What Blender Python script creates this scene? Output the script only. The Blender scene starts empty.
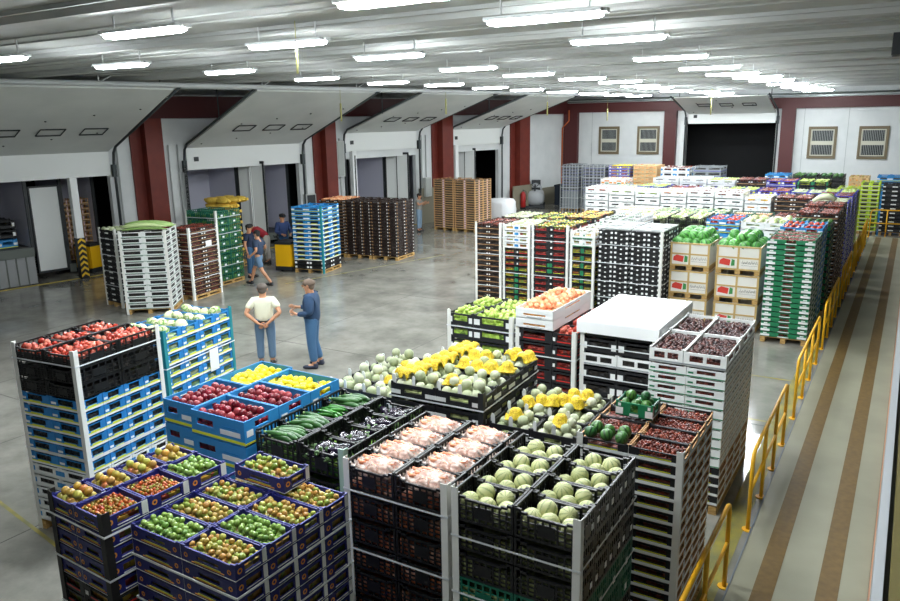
import bpy, math, random
from math import sin, cos, pi, radians, hypot, atan2
from mathutils import Vector, Matrix, noise
random.seed(7)
S = bpy.context.scene
COL = S.collection
# ---------------------------------------------------------------- camera
CAM_H, FPX = 4.9, 760.0
YAW, PITCH, ROLL = radians(31.2), radians(13.4), radians(-1.0)
fwd = Vector((-sin(YAW)*cos(PITCH), cos(YAW)*cos(PITCH), -sin(PITCH)))
rt = Vector((cos(YAW), sin(YAW), 0)); up = rt.cross(fwd)
r2 = cos(ROLL)*rt + sin(ROLL)*up; u2 = -sin(ROLL)*rt + cos(ROLL)*up
cd = bpy.data.cameras.new('camera'); cam = bpy.data.objects.new('camera', cd); COL.objects.link(cam)
M4 = Matrix((r2, u2, -fwd)).transposed().to_4x4(); M4.translation = Vector((0, 0, CAM_H)); cam.matrix_world = M4
cd.sensor_width = 36; cd.lens = FPX/900*36; cd.clip_start = .05; cd.clip_end = 300
S.camera = cam
# ---------------------------------------------------------------- world and exposure
w = bpy.data.worlds.new('night'); S.world = w; w.use_nodes = True
w.node_tree.nodes['Background'].inputs[0].default_value = (.75, .85, 1, 1)
w.node_tree.nodes['Background'].inputs[1].default_value = .01
S.view_settings.view_transform = 'Standard'; S.view_settings.look = 'None'
S.view_settings.exposure = 1.02; S.view_settings.gamma = 1; S.view_settings.use_curve_mapping = False
LAMP_EMIT = 95.0
# ---------------------------------------------------------------- materials
MATS = {}
def srgb(c):
    if isinstance(c, str): c = tuple(int(c[i:i+2], 16)/255 for i in (0, 2, 4))
    return tuple((x/12.92 if x <= .04045 else ((x+.055)/1.055)**2.4) for x in c) + (1,)
def mat(name, c, rough=.6, metal=0, emit=0, c2=None, scale=8, bump=0, bscale=40, spec=.5, detail=3, alpha=1, stretch=None, coat=0):
    if name in MATS: return MATS[name]
    m = bpy.data.materials.new(name); m.use_nodes = True; nt = m.node_tree; b = nt.nodes['Principled BSDF']
    b.inputs['Base Color'].default_value = srgb(c); b.inputs['Roughness'].default_value = rough
    b.inputs['Metallic'].default_value = metal; b.inputs['Specular IOR Level'].default_value = spec
    b.inputs['Coat Weight'].default_value = coat
    if alpha < 1: b.inputs['Alpha'].default_value = alpha
    if emit:
        b.inputs['Emission Color'].default_value = srgb(c); b.inputs['Emission Strength'].default_value = emit
    if c2 or bump:
        tc = nt.nodes.new('ShaderNodeTexCoord'); src = tc.outputs['Object']
        if stretch:
            mp = nt.nodes.new('ShaderNodeMapping'); mp.inputs['Scale'].default_value = stretch
            nt.links.new(src, mp.inputs[0]); src = mp.outputs[0]
    if c2:
        n = nt.nodes.new('ShaderNodeTexNoise'); n.inputs['Scale'].default_value = scale; n.inputs['Detail'].default_value = detail
        nt.links.new(src, n.inputs['Vector'])
        r = nt.nodes.new('ShaderNodeValToRGB'); r.color_ramp.elements[0].position = .35; r.color_ramp.elements[1].position = .65
        r.color_ramp.elements[0].color = srgb(c); r.color_ramp.elements[1].color = srgb(c2)
        nt.links.new(n.outputs[0], r.inputs[0]); nt.links.new(r.outputs[0], b.inputs['Base Color'])
    if bump:
        n = nt.nodes.new('ShaderNodeTexNoise'); n.inputs['Scale'].default_value = bscale
        nt.links.new(src, n.inputs['Vector'])
        bp = nt.nodes.new('ShaderNodeBump'); bp.inputs['Strength'].default_value = bump; bp.inputs['Distance'].default_value = .01
        nt.links.new(n.outputs[0], bp.inputs['Height']); nt.links.new(bp.outputs[0], b.inputs['Normal'])
    MATS[name] = m; return m
def fruitmat(name, cols, rough=.35, mottle=.25, spec=.5, stripes=None):
    """colour varies from fruit to fruit, with a little mottling inside each"""
    if name in MATS: return MATS[name]
    m = bpy.data.materials.new(name); m.use_nodes = True; nt = m.node_tree; b = nt.nodes['Principled BSDF']; N = nt.nodes.new; L = nt.links.new
    oi = N('ShaderNodeObjectInfo'); ge = N('ShaderNodeNewGeometry'); a = N('ShaderNodeMath'); a.operation = 'ADD'
    L(oi.outputs['Random'], a.inputs[0]); L(ge.outputs['Random Per Island'], a.inputs[1])
    tc = N('ShaderNodeTexCoord'); no = N('ShaderNodeTexNoise'); no.inputs['Scale'].default_value = 18; L(tc.outputs['Object'], no.inputs['Vector'])
    k = N('ShaderNodeMath'); k.operation = 'MULTIPLY_ADD'; k.inputs[1].default_value = mottle; L(no.outputs[0], k.inputs[0]); L(a.outputs[0], k.inputs[2])
    fr = N('ShaderNodeMath'); fr.operation = 'PINGPONG'; fr.inputs[1].default_value = 1; L(k.outputs[0], fr.inputs[0])
    r = N('ShaderNodeValToRGB'); els = r.color_ramp.elements
    n = len(cols); els[0].position = 0; els[0].color = srgb(cols[0]); els[1].position = 1; els[1].color = srgb(cols[-1])
    for i in range(1, n-1):
        e = els.new(i/(n-1)); e.color = srgb(cols[i])
    L(fr.outputs[0], r.inputs[0]); out = r.outputs[0]
    if stripes:   # meridian stripes about the z axis of the fruit
        sx = N('ShaderNodeSeparateXYZ'); L(tc.outputs['Object'], sx.inputs[0])
        at = N('ShaderNodeMath'); at.operation = 'ARCTAN2'; L(sx.outputs[1], at.inputs[0]); L(sx.outputs[0], at.inputs[1])
        nz = N('ShaderNodeMath'); nz.operation = 'MULTIPLY_ADD'; nz.inputs[1].default_value = .5; L(no.outputs[0], nz.inputs[0]); L(at.outputs[0], nz.inputs[2])
        mu = N('ShaderNodeMath'); mu.operation = 'MULTIPLY'; mu.inputs[1].default_value = stripes[0]; L(nz.outputs[0], mu.inputs[0])
        si = N('ShaderNodeMath'); si.operation = 'SINE'; L(mu.outputs[0], si.inputs[0])
        mr = N('ShaderNodeMapRange'); mr.inputs['From Min'].default_value = stripes[2]; mr.inputs['From Max'].default_value = 1; L(si.outputs[0], mr.inputs[0])
        mx = N('ShaderNodeMix'); mx.data_type = 'RGBA'; mx.inputs[7].default_value = srgb(stripes[1]); L(mr.outputs[0], mx.inputs[0]); L(out, mx.inputs[6]); out = mx.outputs[2]
    L(out, b.inputs['Base Color']); b.inputs['Roughness'].default_value = rough; b.inputs['Specular IOR Level'].default_value = spec
    MATS[name] = m; return m
def packedmat(name, cols, scale=14):
    """fruit packed in closed layers: cells of colour"""
    if name in MATS: return MATS[name]
    m = bpy.data.materials.new(name); m.use_nodes = True; nt = m.node_tree; b = nt.nodes['Principled BSDF']; N = nt.nodes.new; L = nt.links.new
    tc = N('ShaderNodeTexCoord'); v = N('ShaderNodeTexVoronoi'); v.inputs['Scale'].default_value = scale; L(tc.outputs['Object'], v.inputs['Vector'])
    r = N('ShaderNodeValToRGB'); n = len(cols); e = r.color_ramp.elements
    e[0].color = srgb(cols[0]); e[1].color = srgb(cols[-1])
    for i in range(1, n-1):
        q = e.new(i/(n-1)); q.color = srgb(cols[i])
    s = N('ShaderNodeSeparateColor'); L(v.outputs['Color'], s.inputs[0]); L(s.outputs[0], r.inputs[0]); L(r.outputs[0], b.inputs['Base Color'])
    bp = N('ShaderNodeBump'); bp.inputs['Strength'].default_value = 1; bp.inputs['Distance'].default_value = .03; bp.invert = True
    L(v.outputs['Distance'], bp.inputs['Height']); L(bp.outputs[0], b.inputs['Normal']); b.inputs['Roughness'].default_value = .4
    MATS[name] = m; return m
# ---------------------------------------------------------------- mesh helpers
class MB:
    def __init__(s): s.v = []; s.f = []; s.m = []; s.sm = []
    def add(s, vs, fs, mi=0, smooth=False):
        o = len(s.v); s.v += [tuple(p) for p in vs]; s.f += [tuple(i+o for i in f) for f in fs]; s.m += [mi]*len(fs); s.sm += [smooth]*len(fs); return s
    def box(s, x0, x1, y0, y1, z0, z1, mi=0, T=None):
        vs = [(x, y, z) for z in (z0, z1) for y in (y0, y1) for x in (x0, x1)]
        if T is not None: vs = [T @ Vector(p) for p in vs]
        return s.add(vs, [(0, 2, 3, 1), (4, 5, 7, 6), (0, 1, 5, 4), (2, 6, 7, 3), (0, 4, 6, 2), (1, 3, 7, 5)], mi)
    def prism(s, pts, ax, a0, a1, mi=0, T=None):
        """extrude a polygon; pts are the two other coordinates in order"""
        n = len(pts); vs = []
        for a in (a0, a1):
            for p in pts:
                q = [0, 0, 0]; k = 0
                for i in range(3):
                    if i == ax: q[i] = a
                    else: q[i] = p[k]; k += 1
                vs.append(T @ Vector(q) if T is not None else Vector(q))
        fs = [tuple(range(n))[::-1], tuple(range(n, 2*n))] + [(i, (i+1) % n, n+(i+1) % n, n+i) for i in range(n)]
        if ax == 1: fs = [f[::-1] for f in fs]
        return s.add(vs, fs, mi)
    def tube(s, pts, r, n=8, mi=0, cap=True, smooth=True):
        pts = [Vector(p) for p in pts]; rr = r if isinstance(r, (list, tuple)) else [r]*len(pts); vs = []; fs = []
        prev = None
        for i, p in enumerate(pts):
            d = (pts[min(i+1, len(pts)-1)] - pts[max(i-1, 0)]).normalized()
            if prev is None:
                a = d.cross(Vector((0, 0, 1)))
                if a.length < .05: a = d.cross(Vector((1, 0, 0)))
            else: a = prev - d*prev.dot(d)
            a.normalize(); prev = a; b = d.cross(a)
            for k in range(n):
                t = 2*pi*k/n; vs.append(p + (a*cos(t) + b*sin(t))*rr[i])
        for i in range(len(pts)-1):
            for k in range(n): fs.append((i*n+k, i*n+(k+1) % n, (i+1)*n+(k+1) % n, (i+1)*n+k))
        s.add(vs, fs, mi, smooth)
        if cap:
            o = len(s.v)-len(vs); s.f += [tuple(o+k for k in range(n))[::-1], tuple(o+len(vs)-n+k for k in range(n))]; s.m += [mi]*2; s.sm += [False]*2
        return s
    def ball(s, c, rx, ry=None, rz=None, nu=12, nv=8, mi=0, fn=None, T=None):
        ry = ry or rx; rz = rz or rx; vs = []; fs = []; c = Vector(c)
        def put(x, y, z):
            p = Vector((x, y, z)); k = fn(p) if fn else 1
            q = Vector((x*rx, y*ry, z*rz))*k
            if T is not None: q = T @ q
            vs.append(c+q)
        put(0, 0, 1)
        for j in range(1, nv):
            t = pi*j/nv
            for i in range(nu):
                a = 2*pi*i/nu; put(sin(t)*cos(a), sin(t)*sin(a), cos(t))
        put(0, 0, -1); e = len(vs)-1
        for i in range(nu):
            fs.append((0, 1+i, 1+(i+1) % nu)); fs.append((e, e-nu+(i+1) % nu, e-nu+i))
            for j in range(nv-2):
                a = 1+j*nu; fs.append((a+i, a+nu+i, a+nu+(i+1) % nu, a+(i+1) % nu))
        return s.add(vs, fs, mi, True)
    def mesh(s, name, mats):
        me = bpy.data.meshes.new(name); me.from_pydata(s.v, [], s.f)
        for m in (mats if isinstance(mats, (list, tuple)) else [mats]): me.materials.append(m)
        me.polygons.foreach_set('material_index', s.m); me.polygons.foreach_set('use_smooth', s.sm); me.update(); return me
    def build(s, name, mats, parent=None):
        return link(name, s.mesh(name, mats), parent)
def link(name, me, parent=None, loc=None, rz=None):
    o = bpy.data.objects.new(name, me); COL.objects.link(o)
    if parent: o.parent = parent
    if loc is not None: o.location = loc
    if rz is not None: o.rotation_euler[2] = rz
    return o
def empty(name, loc=(0, 0, 0), rz=0): return link(name, None, None, loc, rz)
BADLAB = []
def plural(t): return t if t.endswith('s') else (t+'es' if t.endswith(('tomato', 'x', 'ch')) else t+'s')
def tag(o, label, cat, group=None, kind=None):
    n = len(label.split())
    if n < 4 or n > 16: BADLAB.append((n, label))
    o['label'] = label; o['category'] = cat
    if group: o['group'] = group
    if kind: o['kind'] = kind
    return o
def struct(o): o['kind'] = 'structure'; return o
ORD = ['topmost', 'second from top', 'third from top', 'fourth from top', 'fifth from top', 'sixth from top', 'seventh from top', 'eighth from top', 'ninth from top', 'tenth from top', 'eleventh from top', 'twelfth from top', '13th from top', '14th from top', '15th from top', '16th from top', '17th from top', '18th from top', '19th from top', '20th from top', '21st from top', '22nd from top', '23rd from top', '24th from top']
ROWN = {1: ['front'], 2: ['front', 'rear'], 3: ['front', 'middle', 'rear'], 4: ['front', 'second', 'third', 'rear'], 5: ['front', 'second', 'third', 'fourth', 'rear'], 6: ['front', 'second', 'third', 'fourth', 'fifth', 'rear']}
COLN = {1: [''], 2: ['left', 'right'], 3: ['left', 'centre', 'right'], 4: ['far-left', 'mid-left', 'mid-right', 'far-right']}
# common materials
WHITE = mat('white card', 'e8eae8', .6); OFFW = mat('off white paper', 'dcdcd4', .7)
BLACKP = mat('black plastic', '141516', .38); BLACKC = mat('black card', '17181b', .6)
BLUEC = mat('blue card', '1672b4', .5, c2='1e7ec4', scale=5); LBLUE = mat('light blue card', '2b86c4', .5)
NAVY = mat('navy card', '1c2170', .5); YEL = mat('yellow print', 'd9df2e', .5); ORANGE = mat('orange print', 'e8962f', .5)
GREENC = mat('green print', '17794e', .5); DGREEN = mat('dark green plastic', '11604a', .45); REDC = mat('red print', 'cc2b22', .5)
BROWNC = mat('dark brown card', '2a1a12', .6); KRAFT = mat('kraft card', 'b98f62', .7); WOOD = mat('pallet wood', 'c9a465', .7, c2='a47f47', scale=9, stretch=(1, 6, 6))
WOODP = mat('pale crate wood', 'd8b98c', .7, c2='c09e70', scale=10, stretch=(1, 6, 6)); GREYC = mat('grey card', '8d9396', .6); PURPLE = mat('purple card', '3f3aa6', .5)
TEALP = mat('teal post card', '17808a', .5); LIME = mat('lime plastic', 'b7d433', .5); PINKC = mat('pale pink card', 'd8bfc8', .6)
STRAP = mat('white plastic strap', 'dfe3e4', .4); POSTM = mat('white corner card', 'e3e3dd', .6)
# ---------------------------------------------------------------- crates
CM = [BLACKP, WHITE, YEL, ORANGE, GREENC, REDC, NAVY, BLUEC, KRAFT, BROWNC, DGREEN, GREYC, WOODP, LBLUE, LIME, PURPLE, BLACKC, PINKC]
CI = dict(black=0, white=1, yellow=2, orange=3, green=4, red=5, navy=6, blue=7, kraft=8, brown=9, dgreen=10, grey=11, wood=12, lblue=13, lime=14, purple=15, blackc=16, pink=17)
def wallfr(side, w, d):
    """(length, map) for one side; map(u, o, v) gives local xyz, u along, o outwards"""
    if side == 0: return w, lambda u, o, v: (u-w/2, -d/2-o, v)
    if side == 1: return d, lambda u, o, v: (w/2+o, u-d/2, v)
    if side == 2: return w, lambda u, o, v: (w/2-u, d/2+o, v)
    return d, lambda u, o, v: (-w/2-o, d/2-u, v)
def wbox(mb, F, u0, u1, o0, o1, v0, v1, mi):
    a = F(u0, o0, v0); b = F(u1, o1, v1)
    mb.box(min(a[0], b[0]), max(a[0], b[0]), min(a[1], b[1]), max(a[1], b[1]), min(a[2], b[2]), max(a[2], b[2]), mi)
def disc(mb, F, u, v, r, o, mi, n=10, ri=0):
    vs = []
    for k in range(n):
        t = 2*pi*k/n; vs.append(F(u+r*cos(t), o, v+r*sin(t)))
    if ri:
        for k in range(n):
            t = 2*pi*k/n; vs.append(F(u+ri*cos(t), o, v+ri*sin(t)))
        mb.add(vs, [(k, (k+1) % n, n+(k+1) % n, n+k) for k in range(n)], mi)
    else: mb.add(vs, [tuple(range(n))], mi)
def spec(base, slots=(), plates=(), discs=(), ears=0, lattice=None, hb=.9, dip=0, earc=None):
    return dict(base=base, slots=slots, plates=plates, discs=discs, ears=ears, lattice=lattice, hb=hb, dip=dip, earc=earc)
# slot/plate coordinates are fractions of the wall length and of the crate height
STY = {
 'bluecard': (spec('blue', [(.24, .76, .42, .92)], [(0, 1, .03, .2, 'white'), (0, 1, .2, .29, 'yellow'), (.04, .2, .42, .62, 'white'), (.3, .7, .3, .4, 'yellow')], ears=.16),)*2,
 'whiteblue': (spec('white', [(.25, .75, .4, .85)], [(0, .14, .35, .8, 'lblue'), (.86, 1, .35, .8, 'lblue')], ears=.12),)*2,
 'bluebox': (spec('lblue', [(.1, .42, .45, .72)], [(0, 1, .05, .17, 'yellow'), (.55, .92, .3, .5, 'white'), (.58, .88, .6, .64, 'blue')], hb=.97),
             spec('lblue', [(.3, .7, .62, .86)], [(0, 1, .05, .12, 'yellow'), (.06, .24, .35, .6, 'white')], hb=.97)),
 'navy': (spec('navy', [(.3, .7, .4, .66)], [(.2, .8, .14, .2, 'orange'), (.26, .74, .24, .28, 'yellow'), (0, 1, 0, .04, 'white')], [(.1, .45, .16, 'orange', .08), (.9, .45, .16, 'orange', .08)], ears=.13),
          spec('navy', [(.3, .8, .3, .8)], [(.3, .8, .18, .24, 'white'), (.86, 1, .12, 1.02, 'white'), (0, 1, 0, .04, 'white')], [(.14, .5, .18, 'orange', .09)], ears=.13)),
 'blackplastic': (spec('black', [(.06, .94, .78, .97)], lattice=(9, 4), hb=1, dip=1), spec('black', [(.4, .6, .68, .82)], [(.1, .24, .3, .5, 'white'), (.74, .88, .3, .5, 'white')], lattice=(6, 3), hb=1)),
 'blackplain': (spec('black', [], lattice=(8, 4), hb=1, dip=1), spec('black', [], lattice=(6, 3), hb=1)),
 'whitedot': (spec('blackc', [(.3, .7, .5, .85)], [(.06, .2, .3, .75, 'white'), (.44, .56, .1, .4, 'white'), (.8, .94, .3, .75, 'white')], ears=.08),)*2,
 'celerytray': (spec('white', [(.14, .86, .28, .86)], [(0, 1, .04, .12, 'green')], ears=.08),)*2,
 'greenplastic': (spec('dgreen', [(.38, .62, .68, .84)], lattice=(8, 4), hb=1), spec('dgreen', [(.38, .62, .68, .84)], [(.42, .58, .2, .45, 'white')], lattice=(6, 3), hb=1)),
 'blacklow': (spec('blackc', [(.22, .78, .38, .86)], [(.02, .17, .25, .72, 'white'), (.84, .97, .25, .72, 'white')], ears=.1), spec('blackc', [(.3, .7, .45, .82)], [(.05, .17, .2, .6, 'white'), (.83, .95, .2, .6, 'white')], ears=.1)),
 'blackgreen': (spec('blackc', [(.2, .8, .4, .86)], [(.2, .8, .26, .33, 'yellow'), (0, .12, .2, .9, 'green'), (.88, 1, .2, .9, 'green')], ears=.1),)*2,
 'blackred': (spec('blackc', [(.2, .8, .4, .86)], [(.2, .8, .22, .32, 'red'), (.02, .12, .3, .6, 'white')], ears=.1),)*2,
 'blackpale': (spec('blackc', [(.3, .7, .45, .75)], [(0, .22, .3, .58, 'white'), (.78, 1, .3, .58, 'white')], ears=.08),)*2,
 'datetray': (spec('blackc', [(.2, .8, .5, .88)], [(0, 1, 0, .3, 'white'), (.2, .8, .34, .42, 'yellow')], ears=.08), spec('kraft', [(.12, .88, .4, .84)], [(0, 1, 0, .26, 'white'), (.02, .1, .3, .88, 'white'), (.9, .98, .3, .88, 'white')], ears=.08)),
 'whitegreen': (spec('white', [(.26, .74, .42, .84)], [(0, 1, .04, .16, 'green'), (.04, .18, .4, .6, 'green')], ears=.08), spec('white', [(.1, .34, .4, .8), (.4, .6, .4, .8), (.66, .9, .4, .8)], [(0, 1, .02, .08, 'kraft')], ears=.08)),
 'whitelow': (spec('white', [(.14, .46, .35, .8), (.54, .86, .35, .8)], [(0, 1, .1, .2, 'grey')], ears=.08),)*2,
 'whitebig': (spec('white', [(.22, .78, .48, .72)], [(.42, .58, .2, .3, 'grey')], ears=.06), spec('white', [(.3, .7, .5, .7)], ears=.06)),
 'whitedeep': (spec('white', [(.2, .8, .3, .5)], [(.3, .7, .12, .18, 'grey')], hb=1), spec('white', [(.3, .7, .55, .7)], [], hb=1)),
 'greenwhite': (spec('green', [(.4, .6, .34, .88)], [(0, .2, .12, .6, 'white'), (.06, .14, .68, .9, 'white'), (.8, 1, .12, .6, 'white'), (.86, .94, .68, .9, 'white'), (.38, .62, .06, .24, 'white')], ears=.08), spec('dgreen', [(.3, .7, .4, .85)], [(0, 1, .05, .2, 'white'), (.02, .14, .3, .9, 'white')], ears=.08)),
 'browncard': (spec('brown', [(.22, .78, .36, .84)], [(0, 1, 0, .1, 'kraft'), (.03, .13, .35, .6, 'white'), (.87, .97, .35, .6, 'white')], ears=.08),)*2,
 'brownyellow': (spec('brown', [(.25, .75, .36, .8)], [(.04, .14, .3, .6, 'kraft'), (.86, .96, .3, .6, 'white')], ears=.08),)*2,
 'kraftwood': (spec('kraft', [(.05, .42, .3, .88), (.58, .95, .3, .88)], [(0, 1, 0, .16, 'wood'), (.46, .54, .1, .9, 'pink')], ears=.08),)*2,
 'kraftbox': (spec('wood', [(.3, .7, .5, .75)], [(.1, .25, .25, .5, 'orange'), (.75, .9, .25, .5, 'orange')], ears=.08),)*2,
 'purple': (spec('purple', [(.25, .75, .4, .8)], [(.04, .2, .3, .7, 'white'), (.8, .96, .3, .7, 'yellow'), (0, 1, 0, .1, 'white')], ears=.1),)*2,
 'greymetal': (spec('grey', [(.1, .9, .45, .85)], [(0, 1, .1, .2, 'purple')], ears=.05),)*2,
 'orangewhite': (spec('white', [(.3, .7, .5, .8)], [(.05, .3, .15, .45, 'orange'), (.7, .95, .15, .45, 'orange'), (.35, .65, .1, .3, 'green')], ears=.08),)*2,
 'limecrate': (spec('lime', [(.2, .8, .4, .9)], [(0, 1, .0, .12, 'white')], ears=.0),)*2,
 'lightblue': (spec('lblue', [(.25, .75, .4, .8)], [(.0, .2, .3, .6, 'white'), (.8, 1, .3, .6, 'white'), (0, 1, .02, .12, 'yellow')], ears=.14),)*2,
}
CR = {}
KIND = dict(blackplain='black_lattice_crate', whitedot='black_dotted_tray', celerytray='white_open_tray', bluecard='blue_cardboard_tray', whiteblue='white_blue_tray', bluebox='blue_fruit_box', navy='navy_cardboard_tray', blackplastic='black_plastic_crate', greenplastic='green_plastic_crate', blacklow='black_labelled_tray', blackgreen='black_green_tray', blackred='black_red_tray', blackpale='black_cardboard_tray', datetray='black_white_tray', whitegreen='white_green_tray', whitelow='white_slotted_tray', whitebig='white_box', whitedeep='white_plastic_crate', greenwhite='green_white_tray', browncard='brown_cardboard_tray', brownyellow='brown_yellow_tray', kraftwood='wooden_tray', kraftbox='kraft_box', purple='purple_cardboard_tray', greymetal='grey_crate', orangewhite='orange_white_box', limecrate='lime_crate', lightblue='light_blue_tray')
CRATES = []
def crate_mesh(st, w, d, h):
    key = (st, round(w, 3), round(d, 3), round(h, 3))
    if key in CR: return CR[key]
    mb = MB(); lb = []; t = .012
    fs, ss = STY[st]
    mb.box(-w/2, w/2, -d/2, d/2, 0, t*.8, CI[fs['base']])
    for side in range(4):
        sp = fs if side % 2 == 0 else ss; L, F = wallfr(side, w, d); H = h*sp['hb']; b = CI[sp['base']]
        e = .0 if side % 2 == 0 else t     # side walls fit between front and back walls
        if sp['lattice']:
            nu, nv = sp['lattice']; rim = .02
            wbox(mb, F, e, L-e, -t, 0, 0, rim, b)
            if sp['dip']:      # hand-hold: the rim sags towards the middle
                n = 10
                for i in range(n):
                    ua, ub = L*i/n, L*(i+1)/n; q = 1-abs((i+.5)/n*2-1); dz = .2*h*min(1, q*2.2)
                    wbox(mb, F, max(ua, e), min(ub+.002, L-e), -t-.008, 0, H-rim-dz, H-dz, b)
                top = H-.2*h-rim
            else:
                wbox(mb, F, e, L-e, -t-.004, 0, H-rim, H, b); top = H-rim
            for i in range(nu+1):
                u = e+(L-2*e)*i/nu; wd = .022 if i in (0, nu) else .008
                wbox(mb, F, max(e, u-wd), min(L-e, u+wd), -t*.8, 0, rim, H-rim if i in (0, nu) else top, b)
            for j in range(1, nv):
                v = rim+(top-rim)*j/nv; wbox(mb, F, e, L-e, -t*.7, 0, v-.005, v+.005, b)
            wbox(mb, F, L*.36, L*.64, -t, .001, h*.2, h*.62, b)
        else:
            us = sorted({e, L-e} | {L*s[i] for s in sp['slots'] for i in (0, 1)}); vs = sorted({0, H} | {h*s[i]*sp['hb'] for s in sp['slots'] for i in (2, 3)})
            for i in range(len(us)-1):
                for j in range(len(vs)-1):
                    cu, cv = (us[i]+us[i+1])/2/L, (vs[j]+vs[j+1])/2/h/sp['hb']
                    if any(s[0] < cu < s[1] and s[2] < cv < s[3] for s in sp['slots']): continue
                    wbox(mb, F, us[i], us[i+1], -t, 0, vs[j], vs[j+1], b)
            if sp['ears']:
                ew = sp['ears']*L*.6
                wbox(mb, F, e, e+ew, -t, 0, H, h*.995, b); wbox(mb, F, L-e-ew, L-e, -t, 0, H, h*.995, b)
        for (a, c, v0, v1, m) in sp['plates']:
            if m == 'white' and v1-v0 > .13 and c-a < .5 and side < 2: lb.append(MB()); tg = lb[-1]
            else: tg = mb
            wbox(tg, F, L*a, L*c, 0, .0022, h*v0*sp['hb'], min(h*.99, h*v1*sp['hb']), CI[m])
        for (u, v, r, m, ri) in sp['discs']: disc(mb, F, L*u, h*v, h*r, .003, CI[m], 12, h*ri)
    me = mb.mesh('crate', CM); CR[key] = (me, [b.mesh('paper_label', CM) for b in lb], mb, lb); return CR[key]
def add_crate(st, dims, M, label, group): CRATES.append([st, dims, M, label, group])
# ---------------------------------------------------------------- pallets
PAL = {}
def pallet(cx, cy, wd, dp, rz, label, z=0):
    key = (round(wd, 2), round(dp, 2))
    if key not in PAL:
        a = MB()
        n = 6
        for i in range(n):
            y = -dp/2+dp*(i+.1)/n; a.box(-wd/2, wd/2, y, y+dp/n*.8, .105, .127)
        b = MB()
        for x in (-wd/2, -.05, wd/2-.1): b.box(x, x+.1, -dp/2, dp/2, 0, .02); b.box(x, x+.1, -dp/2, dp/2, .088, .105)
        c = MB(); c.box(-.05, .05, -.06, .06, .02, .088)
        PAL[key] = (a.mesh('deck_boards', WOOD), b.mesh('runner', WOOD), c.mesh('block', WOOD))
    A, B, C = PAL[key]; e = empty('pallet', (cx, cy, z), rz); tag(e, label, 'pallet', 'wooden pallets under the stacks')
    link('deck_boards', A, e); link('runners', B, e)
    for x in (-wd/2+.05, 0, wd/2-.05):
        for y in (-dp/2+.06, 0, dp/2-.06): link('block', C, e, (x, y, 0))
# ---------------------------------------------------------------- fruit
FR = {}     # kind -> list of (matrix, label, group)
def ico(fn=None, sx=1, sy=1, sz=1, nu=10, nv=7): mb = MB(); mb.ball((0, 0, 0), sx, sy, sz, nu, nv, 0, fn); return mb
FDEF = {}
def flush_crates():
    """crates the camera sees (nearest first, at most 300 of a kind) become objects; the others of the kind are one object"""
    bpy.context.view_layer.update(); O = Vector((0, 0, CAM_H)); objs = []
    tmp = []
    for c in CRATES:
        st, (w_, d_, h_), M, lab, g = c; body, lb, mb, lm = crate_mesh(st, w_, d_, h_)
        o = link(KIND[st], body); o.matrix_world = M; tmp.append(o); c.append(o)
    from mathutils.bvhtree import BVHTree
    V_ = []; F_ = []
    for c in CRATES:
        (w_, d_, h_), M = c[1], c[2]; i0 = len(V_); V_ += [M @ Vector((x*w_/2, y*d_/2, z*h_*.95)) for z in (0, 1) for y in (-1, 1) for x in (-1, 1)]
        F_ += [tuple(i0+i for i in f) for f in ((0, 2, 3, 1), (4, 5, 7, 6), (0, 1, 5, 4), (2, 6, 7, 3), (0, 4, 6, 2), (1, 3, 7, 5))]
    bv = BVHTree.FromPolygons(V_, F_)
    for ci_, c in enumerate(CRATES):
        st, (w_, d_, h_), M, lab, g, o = c; hit = 0
        for fx in (-.47, -.25, 0, .25, .47):
            for fz in (.1, .5, .9):
                for loc in ((fx*w_, -d_*.5, fz*h_), (w_*.5, fx*d_, fz*h_), (-w_*.5, fx*d_, fz*h_), (fx*w_, (fz-.5)*d_, h_*.95)):
                    P_ = M @ Vector(loc); v = P_-O; x = v.dot(r2); y = v.dot(u2); z = v.dot(fwd)
                    if z < .1 or abs(x/z*FPX) > 450 or abs(y/z*FPX) > 300: continue
                    hl, nn, ii, dd = bv.ray_cast(O, v.normalized(), v.length+.05)
                    if ii is not None and ii//6 == ci_ and dd > v.length-.03: hit += 1
        c.append(hit/(c[2].translation-O).length**2*w_*h_)
    kinds = {}
    for c in CRATES: kinds.setdefault(c[0], []).append(c)
    for st, L in kinds.items():
        L.sort(key=lambda c: -c[6]); cat = 'tray' if 'tray' in KIND[st] else ('box' if 'box' in KIND[st] else 'crate')
        keep = [c for i, c in enumerate(L) if i < 300 and c[6] > 0]; rest = L[len(keep):]
        for st_, dm, M, lab, g, o, sc in keep:
            tag(o, lab, cat, g)
            lm = crate_mesh(st_, *dm)[1]
            if lm and (M.translation-O).length < 9:
                for l_ in lm: link('paper_label', l_, o)
            elif lm: 
                k2 = ('full', st_, dm)
                if k2 not in CR:
                    b = MB(); q = crate_mesh(st_, *dm)
                    for s_ in [q[2]]+q[3]:
                        i0 = len(b.v); b.v += s_.v; b.f += [tuple(i+i0 for i in f) for f in s_.f]; b.m += s_.m; b.sm += s_.sm
                    CR[k2] = b.mesh('crate', CM)
                o.data = CR[k2]
        if rest:
            b = MB()
            for st_, dm, M, lab, g, o, sc in rest:
                q = crate_mesh(st_, *dm)
                for s_ in [q[2]]+q[3]:
                    i0 = len(b.v); b.v += [tuple(M @ Vector(p)) for p in s_.v]; b.f += [tuple(i+i0 for i in f) for f in s_.f]; b.m += s_.m; b.sm += s_.sm
                bpy.data.objects.remove(o)
            o = b.build(KIND[st], CM); tag(o, 'remaining %s mostly hidden behind other stacks' % plural(KIND[st].replace('_', ' ')), cat, None, 'stuff')
        print('KIND', st, len(L), len(keep), len(rest))
def fdef(kind, cat, mb, mats, cap=300): FDEF[kind] = (cat, mb, mats, cap); FR[kind] = []
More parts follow.
